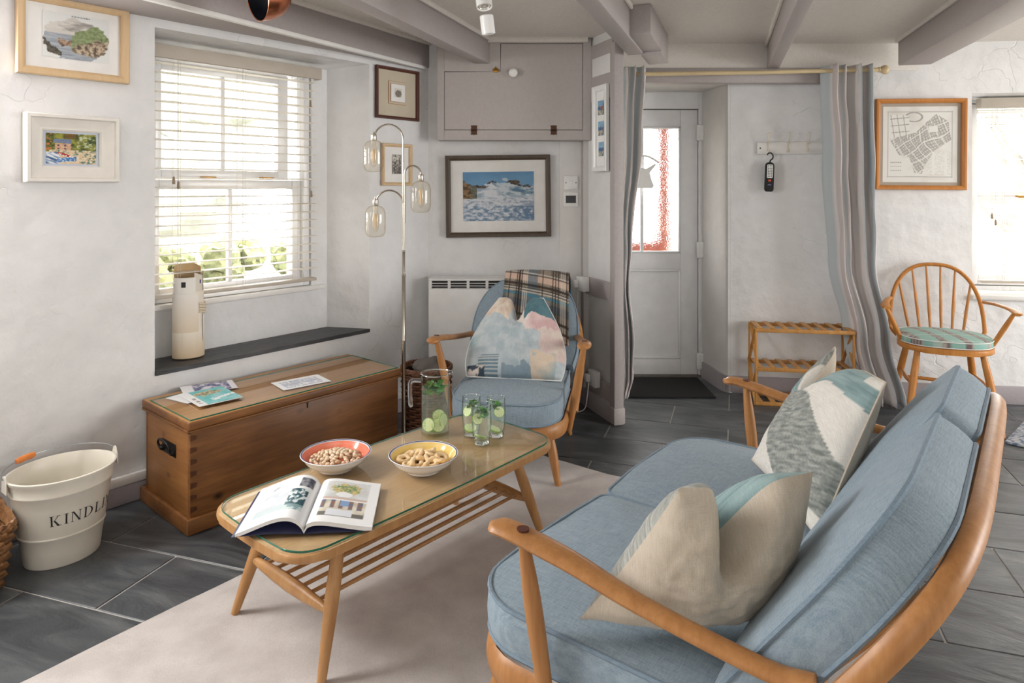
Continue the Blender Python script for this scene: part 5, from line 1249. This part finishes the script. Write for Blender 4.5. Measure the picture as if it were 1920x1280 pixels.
for k in range(33):
    a = math.pi*k/32; hp.append(Vector((-math.cos(a)*(brad(.3)+.008), .115*math.sin(a)**.8, .314+.022*math.sin(a))))
bm = NB(); tube(bm, hp, .0024, 8); ha = obj('bail_handle', bm, 'wire', Bu)
bm = NB(); tube(bm, [hp[9], hp[9].lerp(hp[13], .2), hp[11], hp[9].lerp(hp[13], .8), hp[13]], [.008, .011, .0105, .011, .008], 12); obj('grip', bm, 'handle_orange', ha)
# serif lettering wrapped round the pail
def stroke(poly): LET.append(poly)
SER = .10
def vbar(x, w, y0=0, y1=1, serif=True):
    stroke([(x, y0), (x+w, y0), (x+w, y1), (x, y1)])
    if serif:
        for y in (y0, y1-.05): stroke([(x-.09, y), (x+w+.09, y), (x+w+.09, y+.05), (x-.09, y+.05)])
def dbar(x0, y0, x1, y1, w): stroke([(x0, y0), (x0+w, y0), (x1+w, y1), (x1, y1)])
def arcband(cx, cy, rx, ry, a0, a1, t0, t1, n=14):
    for k in range(n):
        A = math.radians(a0+(a1-a0)*k/n); Bq = math.radians(a0+(a1-a0)*(k+1)/n); th = lambda q: t0+(t1-t0)*max(0, math.cos(q))
        f = lambda q, o: (cx+(rx-o)*math.cos(q), cy+(ry-o*.35)*math.sin(q))
        stroke([f(A, 0), f(Bq, 0), f(Bq, th(Bq)), f(A, th(A))])
def letter(ch):
    if ch == 'K': vbar(.09, .14); dbar(.30, .45, .66, 1, .06); dbar(.62, 0, .30, .52, .17); stroke([(.55, 0), (.92, 0), (.92, .05), (.55, .05)]); stroke([(.55, .95), (.84, .95), (.84, 1), (.55, 1)]); return .95
    if ch == 'I': vbar(.09, .14); return .32
    if ch == 'N': vbar(.09, .055); vbar(.73, .055, 0, 1); dbar(.68, 0, .09, 1, .14); return .9
    if ch == 'D': vbar(.09, .14); arcband(.20, .5, .66, .5, -90, 90, .05, .15); return .92
    if ch == 'L': vbar(.09, .14); stroke([(.2, 0), (.66, 0), (.70, .26), (.65, .26), (.58, .05), (.2, .05)]); return .74
    if ch == 'G': arcband(.5, .5, .46, .5, 50, 310, .06, .06); vbar(.70, .13, .05, .42, False); stroke([(.58, .40), (.92, .40), (.92, .45), (.58, .45)]); arcband(.5, .5, -.46, .5, -60, 60, .05, .14); return .98
hgt = .036; cur = 0; word = 'KINDLING'; widths = []
LET = []; total = 0
for ch in word: LET = []; widths.append(letter(ch)+.20)
arc0 = -.150; zb = .150
# arc length along the ellipse front (towards the room: local -y)
tab = []; L_ = 0; prev = None
rr_ = brad(zb+.02)
for k in range(721):
    a = math.radians(180+k*.25); p = (rr_*SXB*math.cos(a), rr_*SYB*math.sin(a))
    if prev: L_ += math.hypot(p[0]-prev[0], p[1]-prev[1])
    tab.append((L_, a)); prev = p
def ang(s):
    for (l0, a0), (l1, a1) in zip(tab, tab[1:]):
        if l1 >= s: return a0+(a1-a0)*(s-l0)/(l1-l0)
    return tab[-1][1]
mid = L_/2; tw = sum(widths)*hgt; pos = mid-tw/2+.062
for ch, wd in zip(word, widths):
    LET = []; letter(ch); bm = NB()
    for poly in LET:
        n = len(poly); v_ = []
        sub = []
        for i in range(n):
            a, b = poly[i], poly[(i+1) % n]; m = 3 if math.hypot(b[0]-a[0], b[1]-a[1]) > .3 else 1
            for q in range(m): sub.append((a[0]+(b[0]-a[0])*q/m, a[1]+(b[1]-a[1])*q/m))
        for x, y in sub:
            th = ang(pos+x*hgt); z = zb+y*hgt; r = brad(z)+.0011
            v_.append(bm.verts.new((r*SXB*math.cos(th), r*SYB*math.sin(th), z)))
        try: bm.faces.new(v_)
        except ValueError: pass
    obj('lettering', bm, 'ink', Bu, smooth=False); pos += wd*hgt
tag(Bu, 'oval cream enamel kindling bucket with wire bail and orange grip', 'bucket')
# ================================================================== CEILING LAMPS
Sp = empty('spotlight_bar', (-.14, 2.72, CZ-.001)); bm = NB(); bx(bm, -.03, .03, -.12, .14, -.022, 0, bev=.006); obj('ceiling_bar', bm, 'white_enamel', Sp)
def spot(c, d, r, L, nm='spot_head'):
    c = Vector(c); d = Vector(d).normalized(); M = Matrix.Translation(c) @ d.to_track_quat('Z', 'Y').to_matrix().to_4x4(); bm = NB()
    lathe(bm, [(0, 0), (r-.004, 0), (r, .004), (r, L), (r-.004, L), (r-.006, L-.006), (0, L-.006)], 28, M); h = obj(nm, bm, 'white_enamel', Sp)
    bm = NB(); lathe(bm, [(r-.006, L-.0045), (r*.72, L-.0045), (r*.6, L-.012)], 24, M); lathe(bm, [(r*.45, L-.005), (r*.2, L-.005)], 20, M); obj('lens_ring', bm, 'nickel', h); return h
spot((.02, .02, -.055), (.12, -.28, -1), .032, .095); spot((.034, .10, -.150), (.12, .10, -1), .0285, .078); spot((-.055, -.09, -.035), (-.1, -.5, -.8), .03, .06)
bm = NB(); tube(bm, [(.0, .0, -.015), (.02, .02, -.055)], .006, 8); tube(bm, [(.02, .1, -.015), (.034, .10, -.13)], .006, 8); tube(bm, [(-.02, -.08, -.015), (-.05, -.09, -.04)], .006, 8); obj('knuckle', bm, 'white_enamel', Sp)
tag(Sp, 'white ceiling spotlight bar with cylindrical heads', 'ceiling light')
cp = P(484, -14, 2.55); Cs = empty('copper_spotlight', cp); ax = Vector((-.72, -.62, -.20)).normalized(); M = ax.to_track_quat('Z', 'Y').to_matrix().to_4x4()
M = M @ Matrix.Scale(1.16, 4) @ Matrix.Translation((0, 0, -.03))
bm = NB(); lathe(bm, [(0, -.075), (.03, -.072), (.06, -.055), (.08, -.028), (.089, .005), (.091, .035), (.089, .036), (.087, .034)], 40, M); sh = obj('shade', bm, 'copper', Cs)
bm = NB(); lathe(bm, [(.087, .034), (.085, .005), (.076, -.025), (.056, -.05), (0, -.066)], 40, M); obj('shade_lining', bm, 'tin_dark', sh)
bm = NB(); lathe(bm, [(.028, -.03), (.028, -.004), (.024, -.001), (0, 0)], 24, M); bl = obj('lamp', bm, 'screen', Cs)
for k in range(4):
    a = k*math.pi/2; bm = NB(); lathe(bm, [(.0035, 0), (.003, .002), (0, .0025)], 8, M @ Matrix.Translation((.009*math.cos(a), .009*math.sin(a), .0))); obj('led', bm, 'white_enamel', bl)
bm = NB(); tube(bm, [M @ Vector((0, 0, -.072)), M @ Vector((0, .02, -.10)), Vector(((M @ Vector((0, 0, -.1))).x, (M @ Vector((0, 0, -.1))).y, CZ-cp.z-.001))], .007, 8); obj('stem', bm, 'copper', Cs)
tag(Cs, 'copper ceiling spotlight shade with dark lining near the window beam', 'ceiling light')
# ================================================================== ON THE CHEST
def flat_item(name, corners, z, t, fn, label, cat, nx=40, ny=40, mat='gloss_print'):
    """corners: pixel BL, BR, TL on the level z"""
    BL, BR, TLc = [G(*c, z) for c in corners]; X = (BR-BL); Yv = (TLc-BL); w, h = X.length, Yv.length; X.normalize(); Yv = (Yv-X*Yv.dot(X)).normalized(); c = BL+X*w/2+Yv*h/2
    R = empty(name, c); R.matrix_world = Matrix(((X.x, Yv.x, 0, c.x), (X.y, Yv.y, 0, c.y), (0, 0, 1, z), (0, 0, 0, 1)))
    bm = NB(); bx(bm, -w/2, w/2, -h/2, h/2, .0003, t); obj('pages', bm, 'paper', R, smooth=False)
    sheet('cover', w, h, nx, ny, fn, mat, R, Matrix.Translation((0, 0, t+.0004))); return tag(R, label, cat)
def c_note(u, v):
    if .10 < u < .90 and .15 < v < .86 and int(v*22) % 2 and nz(u*30, int(v*22)*3.1, 1, 1, 1) > -.25: return (150, 160, 186)
    return (240, 241, 243)
flat_item('paper_note', ((508, 718), (532, 732), (588, 699)), CT+.0006, .0006, lambda u, v: c_note(1-v if False else v, 1-u), 'white printed note lying at the right of the chest lid', 'paper', 40, 50, 'print')
def c_navy(u, v):
    n = nz(u*3, v*6, 3, 1, 3)
    if v < .22: return (240, 240, 242)
    return mixs((72, 78, 128), (222, 214, 226), .5+1.6*n) if v < .9 else (236, 232, 238)
def c_sea(u, v):
    n = nz(u*4, v*4, 1, 1, 4); n2 = nz(u*12, v*12, 5, 1, 3)
    if v < .20:
        if .06 < v < .15 and .12 < u < .62 and int(u*26) % 5 not in (0,) and abs(((u*26) % 5)-2.6) < 1.7 and (nz(u*60, v*60, 2, 1, 1) > -.05): return (40, 40, 44)
        return (244, 244, 244)
    c = mixs((150, 206, 208), (96, 190, 190), .5+n)
    if math.hypot((u-.72)/.16, (v-.52)/.36)+.4*n2 < .9: c = mixs((206, 196, 160), (120, 116, 84), .5+1.3*n2)
    if abs((u-.30)-.25*(v-.6)) < .05+.06*n2 and v > .4: c = (232, 240, 240)
    return c
flat_item('brochure', ((311, 747), (352, 757), (331, 729)), CT+.0005, .002, lambda u, v: (242, 242, 242), 'plain white leaflet under the turquoise brochure on the chest', 'leaflet', 10, 10)
flat_item('brochure', ((345, 742), (446, 727), (333, 727)), CT+.0032, .002, lambda u, v: c_navy(v, u), 'navy and white leaflet at the back of the pile on the chest', 'leaflet', 40, 24)
flat_item('brochure', ((336, 741), (374, 763), (403, 721)), CT+.006, .003, lambda u, v: c_sea(1-u, v), 'turquoise coast brochure on top of the leaflets on the chest', 'leaflet', 70, 70)
# ================================================================== ON THE COFFEE TABLE
# open magazine
mg = G(588, 957, TT); Mz = empty('open_magazine', Vector((mg.x, mg.y, TT+.0005)), math.atan2(.10, .995)); MHh = .268
def mcurve(side):
    def f(q): 
        if side < 0: return (-q*.176, .006+.046*math.sin(math.pi*min(1, q*.95)**.62)*(1-.35*q)+.010*(1-q)*0)
        return (q*.176, .006+.024*math.sin(math.pi*min(1, q)**.45)*(1-.3*q)+.004)
    return f
def pg_left(u, v):       # u from the outer edge to the spine
    n = nz(u*4, v*5, 2, 1, 4); n2 = nz(u*12, v*12, 6, 1, 3)
    if .16 < u < .90 and .18 < v < .66: 
        c = mixs((206, 214, 222), (232, 236, 240), .5+n)
        if u > .60: c = mixs((22, 70, 84), (70, 140, 150), .45+1.2*n2) if n2 < .12 else (222, 232, 234)
        if v < .30: c = mixs(c, (196, 216, 216), .6)
        return c
    if .70 < u < .92 and .72 < v < .93: return mixs((52, 58, 78), (150, 150, 156), .5+n2)
    if .28 < u < .5 and .74 < v < .84 and n2 > .05: return (196, 200, 206)
    return (240, 241, 243)
def pg_right(u, v):
    n = nz(u*5, v*5, 3, 1, 4); n2 = nz(u*16, v*18, 8, 1, 3)
    if .14 < u < .84 and .50 < v < .94:
        c = mixs((222, 226, 228), (206, 208, 206), .5+n)
        if v < .55: c = (206, 184, 172)
        d = math.hypot((u-.47)/.24, (v-.76)/.12)
        if d+.5*n2 < 1: c = mixs((214, 190, 130), (106, 140, 92), .5+1.5*n2)
        if math.hypot((u-.46)/.13, (v-.62)/.06) < 1: c = (238, 240, 240)
        return c
    if .14 < u < .84 and .14 < v < .48:
        c = mixs((226, 220, 204), (190, 180, 166), .5+n)
        if v > .30 and int(u*14) % 2 == 0: c = mixs((150, 104, 84), (92, 110, 140), .5+1.6*n2)
        if v < .22: c = (112, 108, 102)
        if .26 < u < .66 and .15 < v < .28: c = (226, 230, 236)
        if .44 < u < .58 and v > .36: c = (132, 164, 206)
        return c
    return (242, 243, 244)
for side, fn, nm in ((-1, pg_left, 'left_page'), (1, pg_right, 'right_page')):
    cv = mcurve(side)
    def bend(u, v, cv=cv, side=side):
        q = 1-u if side < 0 else u; x, z = cv(q); return Vector((x, (v-.5)*MHh, z))
    sheet(nm, 1, 1, 60, 84, fn, 'gloss_print', Mz, None, bend)
    bm = NB(); n = 24; top = []; bot = []
    th = .0095 if side < 0 else .011
    for k in range(n+1):
        x, z = cv(k/n); zl = max(.0006, z-th*(1 if k else .6))
        top.append([bm.verts.new((x, s*(MHh/2-.0003), z-.0004)) for s in (-1, 1)]); bot.append([bm.verts.new((x*1.0, s*(MHh/2-.0003), zl)) for s in (-1, 1)])
    for k in range(n):
        bm.faces.new((top[k][0], top[k+1][0], top[k+1][1], top[k][1])); bm.faces.new((bot[k][1], bot[k+1][1], bot[k+1][0], bot[k][0]))
        for s in (0, 1): bm.faces.new((top[k][s], bot[k][s], bot[k+1][s], top[k+1][s]))
    bm.faces.new((top[n][0], bot[n][0], bot[n][1], top[n][1])); bm.faces.new((top[0][1], bot[0][1], bot[0][0], top[0][0])); obj('page_block', bm, 'paper', Mz, angle=50)
bm = NB(); n = 20
for s_, w_ in ((-1, .186), (1, .1755)):
    R0 = []
    for k in range(n+1):
        q = k/n; z = .0008+(.004*math.sin(math.pi*q) if s_ < 0 else 0); R0.append([bm.verts.new((s_*q*w_, y, z)) for y in (-MHh/2, MHh/2)])
    for a, b in zip(R0, R0[1:]): bm.faces.new((a[0], b[0], b[1], a[1]))
co = obj('cover', bm, 'navy', Mz, angle=60); md = co.modifiers.new('thick', 'SOLIDIFY'); md.thickness = .0008; md.offset = 1
tag(Mz, 'glossy magazine lying open at the near end of the coffee table', 'magazine')
# bowls
def bowl(name, px, py, r, inner, label):
    c = G(px, py, TT); R = empty(name, Vector((c.x, c.y, TT+.0003))); h = .052
    prof = [(0, .004), (r*.42, .004), (r*.45, 0), (r*.49, 0), (r*.52, .007), (r*.66, .014), (r*.84, .029), (r*.965, h-.004), (r, h), (r*.985, h+.0015), (r*.93, h-.004), (r*.80, .030), (r*.62, .018), (r*.3, .0125), (0, .012)]
    bm = NB(); pf = []
    for a, b in zip(prof, prof[1:]):
        for k in range(3): pf.append((a[0]+(b[0]-a[0])*k/3, a[1]+(b[1]-a[1])*k/3))
    pf.append(prof[-1]); lathe(bm, pf, 64); o = obj('dish', bm, 'ceramic_paint', R)
    at = o.data.color_attributes.new('Col', 'FLOAT_COLOR', 'POINT'); vi = 0
    for ri, (rq, zq) in enumerate(pf):
        for _k in range(1 if rq < 1e-6 else 64):
            q = rq/r; th_ = 2*math.pi*_k/64
            cc = mixs(inner, (255, 250, 240), .18+.22*nz(math.cos(th_)*1.2, math.sin(th_)*1.2+q*14, 1, 1, 2)) if ri >= 30 else (242, 240, 237)
            at.data[vi].color = (*lin(cc), 1); vi += 1
    bm = NB(); tube(bm, [(r*.972*math.cos(a), r*.972*math.sin(a), h+.0002) for a in [2*math.pi*k/72 for k in range(72)]], [(.0028, .0008)]*72, 6, up=(0, 0, 1), closed=True); obj('rim_band', bm, 'ink_blue' if inner[2] > 90 else 'ink_blue', R)
    tag(R, label, 'bowl'); return R, c, r, h
b1, c1, r1, h1 = bowl('serving_bowl', 630, 877, .113, (232, 104, 72), 'white ceramic bowl with red-orange inside, holding pistachios')
b2, c2, r2, h2 = bowl('serving_bowl', 794, 880, .112, (240, 200, 96), 'white ceramic bowl with yellow inside, holding ring crackers')
# pistachios
bm = NB(); g = bmesh.ops.create_uvsphere(bm, u_segments=10, v_segments=8, radius=1)['verts']
for v in g:
    s = 1 if v.co.y > 0 else -1; v.co = Vector((v.co.x*.0086, v.co.y*.0058+s*.0010*max(0, v.co.x+.3), v.co.z*.0058))
nm_ = obj('pistachio_nut', bm, 'nut', angle=70); me = nm_.data; bpy.data.objects.remove(nm_)
rs = random.Random(5); placed = []
for k in range(4000):
    if len(placed) >= 120: break
    a = rs.uniform(0, 2*math.pi); q = math.sqrt(rs.random())*.080; x, y = q*math.cos(a), q*math.sin(a)
    lay_ = 0 if len(placed) < 56 else 1; z = (.019+.012*(q/.074)**2) if lay_ == 0 else .032+.014*(1-(q/.074)**2)
    if any((x-u)**2+(y-v)**2+(z-w)**2 < .0108**2 for u, v, w in placed): continue
    placed.append((x, y, z)); o = bpy.data.objects.new('pistachio_nut', me); link(o); o.location = (c1.x+x, c1.y+y, TT+z+.0015); o.rotation_euler = (rs.uniform(-.5, .5), rs.uniform(-.5, .5), rs.uniform(0, 6.28)); tag(o, 'pistachio nut in its shell in the red-orange bowl', 'nut', 'pistachios in the bowl')
# ring crackers
bm = NB(); m = 28; pts = [Vector((.0185*math.cos(2*math.pi*k/m), .0145*math.sin(2*math.pi*k/m), .0015*math.sin(4*math.pi*k/m))) for k in range(m)]; tube(bm, pts, [.0074+.0009*math.sin(k*.9) for k in range(m)], 9, closed=True); t_ = obj('ring_cracker', bm, 'cracker', angle=70); me = t_.data; bpy.data.objects.remove(t_)
placed = []
for k in range(2500):
    if len(placed) >= 30: break
    a = rs.uniform(0, 2*math.pi); q = math.sqrt(rs.random())*.066; x, y = q*math.cos(a), q*math.sin(a); lay_ = 0 if len(placed) < 12 else (1 if len(placed) < 22 else 2)
    z = (.024+.014*(q/.07)**2, .038+.004*(1-q/.07), .052-.1*max(0, q-.04))[lay_]
    if any((x-u)**2+(y-v)**2+(1.9*(z-w))**2 < .0262**2 for u, v, w in placed): continue
    placed.append((x, y, z)); o = bpy.data.objects.new('ring_cracker', me); link(o); o.location = (c2.x+x, c2.y+y, TT+z); tl = (.25, .55, .8)[lay_]; o.rotation_euler = (rs.uniform(-tl, tl), rs.uniform(-tl, tl), rs.uniform(0, 6.28)); tag(o, 'pale baked ring cracker in the yellow bowl', 'cracker', 'ring crackers in the bowl')
# jug and tumblers
def lime_mesh():
    bm = NB(); lay = bm.verts.layers.float_color.new('Col'); R_, n = .0245, 40; rings = []
    for (q, z) in ((0.02, .0022), (.30, .0022), (.60, .0022), (.82, .0022), (.86, .0022), (.95, .0022), (1, .0016), (1, -.0016), (.95, -.0022), (.86, -.0022), (.82, -.0022), (.6, -.0022), (.3, -.0022), (.02, -.0022)):
        R = []
        for k in range(n):
            a = 2*math.pi*k/n; c = (216, 226, 160) if q < .84 else ((238, 242, 214) if q < .93 else (138, 178, 62))
            if q < .84 and k % 5 == 0: c = (240, 243, 214)
            v = bm.verts.new((R_*q*math.cos(a), R_*q*math.sin(a), z)); v[lay] = (*lin(c), 1); R.append(v)
        rings.append(R)
    for A_, B_ in zip(rings, rings[1:]):
        for k in range(n): bm.faces.new((A_[k], A_[(k+1) % n], B_[(k+1) % n], B_[k]))
    bm.faces.new(rings[0]); bm.faces.new(rings[-1]); o = obj('lime_slice', bm, 'lime_flesh', angle=30); me = o.data; bpy.data.objects.remove(o); return me
LM = lime_mesh()
def lime(loc, rot, label, sc=1.0):
    o = bpy.data.objects.new('lime_slice', LM); link(o); o.location = loc; o.rotation_euler = rot; o.scale = (sc,)*3; tag(o, label, 'lime slice', 'lime slices'); return o
def leafmesh():
    bm = NB(); L = .021; rows = []
    for i in range(7):
        t = i/6; wd = .0075*math.sin(math.pi*min(1, t*1.02))**.7+.0003; z = .004*math.sin(t*3)
        rows.append([bm.verts.new((t*L, s*wd, z+.0022*abs(s))) for s in (-1, -.5, 0, .5, 1)])
    for A_, B_ in zip(rows, rows[1:]):
        for k in range(4): bm.faces.new((A_[k], A_[k+1], B_[k+1], B_[k]))
    o = obj('leaf', bm, 'leaf'); me = o.data; bpy.data.objects.remove(o); m2 = me.copy(); m2.materials[0] = MATS['leaf_dark']; return me, m2
LF = leafmesh()
def mint(c, r, n, depth, label, seed):
    rs = random.Random(seed); R = empty('mint_sprig', c)
    bm = NB(); tube(bm, [(-r*.5, 0, -.004), (0, .003, 0), (r*.5, -.002, -.003)], .0012, 5); obj('stem', bm, 'leaf', R)
    for k in range(n):
        a = rs.uniform(0, 6.28); q = r*math.sqrt(rs.random())*.62; o = bpy.data.objects.new('leaf', LF[k % 2]); link(o, R); o.location = (q*math.cos(a), q*math.sin(a), rs.uniform(-depth, .004)); o.rotation_euler = (rs.uniform(-.7, .7), rs.uniform(-.5, .5), a+rs.uniform(-1.2, 1.2)+math.pi*.5); s = min(1.25, r/.026)*rs.uniform(.85, 1.25); o.scale = (s, s, s)
    return tag(R, label, 'mint', 'mint in the drinks')
jc = G(816, 811, TT); J_ = empty('glass_jug', Vector((jc.x, jc.y, TT+.0004)), .35); jr, jh = .0535, .222
bm = NB(); lathe(bm, [(0, .0), (jr*.96, .0), (jr, .006), (jr, jh*.80), (jr*.99, jh*.86), (jr*1.02, jh-.003), (jr*1.03, jh), (jr*.985, jh), (jr*.955, jh*.86), (jr*.955, .012), (0, .012)], 10)
for v in bm.verts:
    if v.co.z > jh*.9 and v.co.x > jr*.6: v.co.x += .014*(v.co.z/jh-.9)*10*(v.co.x/jr)
o = obj('vessel', bm, 'vessel_glass', J_, angle=20)
bm = NB(); ca = math.radians(180-16); dr_ = Vector((math.cos(ca), math.sin(ca), 0))
tube(bm, [dr_*(jr*.97)+Vector((0, 0, jh*.875)), dr_*(jr+.022)+Vector((0, 0, jh*.885)), dr_*(jr+.036)+Vector((0, 0, jh*.875)), dr_*(jr+.040)+Vector((0, 0, jh*.82)), dr_*(jr+.040)+Vector((0, 0, jh*.66)), dr_*(jr+.037)+Vector((0, 0, jh*.47)), dr_*(jr+.036)+Vector((0, 0, jh*.44))], [.0075, .008, .0085, .0085, .0085, .0085, .005], 12, up=(0, 0, 1) if False else None); obj('handle', bm, 'thick_glass', J_)
bm = NB(); tube(bm, [(1.0*jr*math.cos(a)*(1.0)+(.014 if math.cos(a) > .9 else 0), jr*1.0*math.sin(a), jh) for a in [2*math.pi*k/20 for k in range(20)]], .0022, 6, closed=True); obj('rim', bm, 'thick_glass', J_)
tag(J_, 'ten-sided glass jug of iced water with limes and mint', 'jug')
bm = NB(); lathe(bm, [(0, .0125), (jr*.945, .0125), (jr*.945, jh*.77), (0, jh*.77)], 10); o = obj('jug_water', bm, 'water', smooth=False); o.location = J_.location; o.rotation_euler = (0, 0, .35); tag(o, 'clear water filling the glass jug', 'water')
Jl = J_.location
for k, (x, y, z, rx, ry, rz) in enumerate(((-.022, -.026, .038, 1.35, 0, -.3), (.014, -.024, .036, 1.2, .3, .25), (.030, -.008, .05, 1.45, .2, 1.0), (.0, .012, .024, .3, .2, 0), (-.01, .0, .018, .15, .1, 0), (.012, .012, .058, 1.2, -.3, .6))):
    lime(Jl+Vector((x, y, z)), (rx, ry, rz), ('lime slice facing out at the lower left of the jug', 'lime slice facing out at the lower middle of the jug', 'lime slice standing against the right side of the jug', 'lime slice tilted deep in the jug behind the front ones', 'lime slice lying flat on the bottom of the jug', 'highest lime slice in the pile inside the jug')[k])
mint(Jl+Vector((0, 0, jh*.80)), .046, 44, .036, 'bunch of mint floating at the top of the jug', 2)
for i, (px, py, lab) in enumerate(((884, 815, 'left tumbler of the three, behind the front one'), (930, 817, 'right tumbler of the three, behind the front one'), (903, 831, 'front tumbler of the three, closest to the bowls'))):
    c = G(px, py, TT); c = Vector((c.x, c.y, TT+.0004)); tr, th = .0355, .142; R = empty('tumbler', c)
    bm = NB(); lathe(bm, [(0, 0), (tr*.72, 0), (tr*.80, .004), (tr*.90, .03), (tr*1.0, .075), (tr*1.0, .10), (tr*.93, th), (tr*.90, th), (tr*.955, .10), (tr*.955, .075), (tr*.86, .032), (tr*.76, .020), (0, .017)], 40); obj('glass', bm, 'vessel_glass', R)
    bm = NB(); lathe(bm, [(0, .0008), (tr*.70, .0008), (tr*.79, .006), (tr*.74, .017), (0, .0165)], 12); obj('heavy_base', bm, 'thick_glass', R, angle=20)
    bm = NB(); tube(bm, [(tr*.915*math.cos(a), tr*.915*math.sin(a), th) for a in [2*math.pi*k/32 for k in range(32)]], .0014, 6, closed=True); obj('rim', bm, 'thick_glass', R)
    tag(R, 'clear '+lab, 'tumbler', 'tumblers of iced water')
    bm = NB(); lathe(bm, [(0, .0175), (tr*.75, .0205), (tr*.85, .032), (tr*.945, .075), (tr*.945, .10), (tr*.925, .116), (0, .116)], 32); o = obj('tumbler_water', bm, 'water'); o.location = c; tag(o, 'water in the '+lab, 'water', 'water in the tumblers')
    which = ('left', 'right', 'front')[i]
    lime(c+Vector((-.004, -.008, .028)), (.35, .15, i), 'lime slice at the bottom of the %s tumbler' % which, .95)
    lime(c+Vector((-.014 if i != 1 else .012, -.014, .092)), (1.1, .4 if i else -.4, -.5+i*.4), 'lime slice near the top of the %s tumbler' % which, .8)
    mint(c+Vector((0, 0, .116)), .026, 18, .020, 'mint leaves floating in the %s tumbler' % which, 20+i)
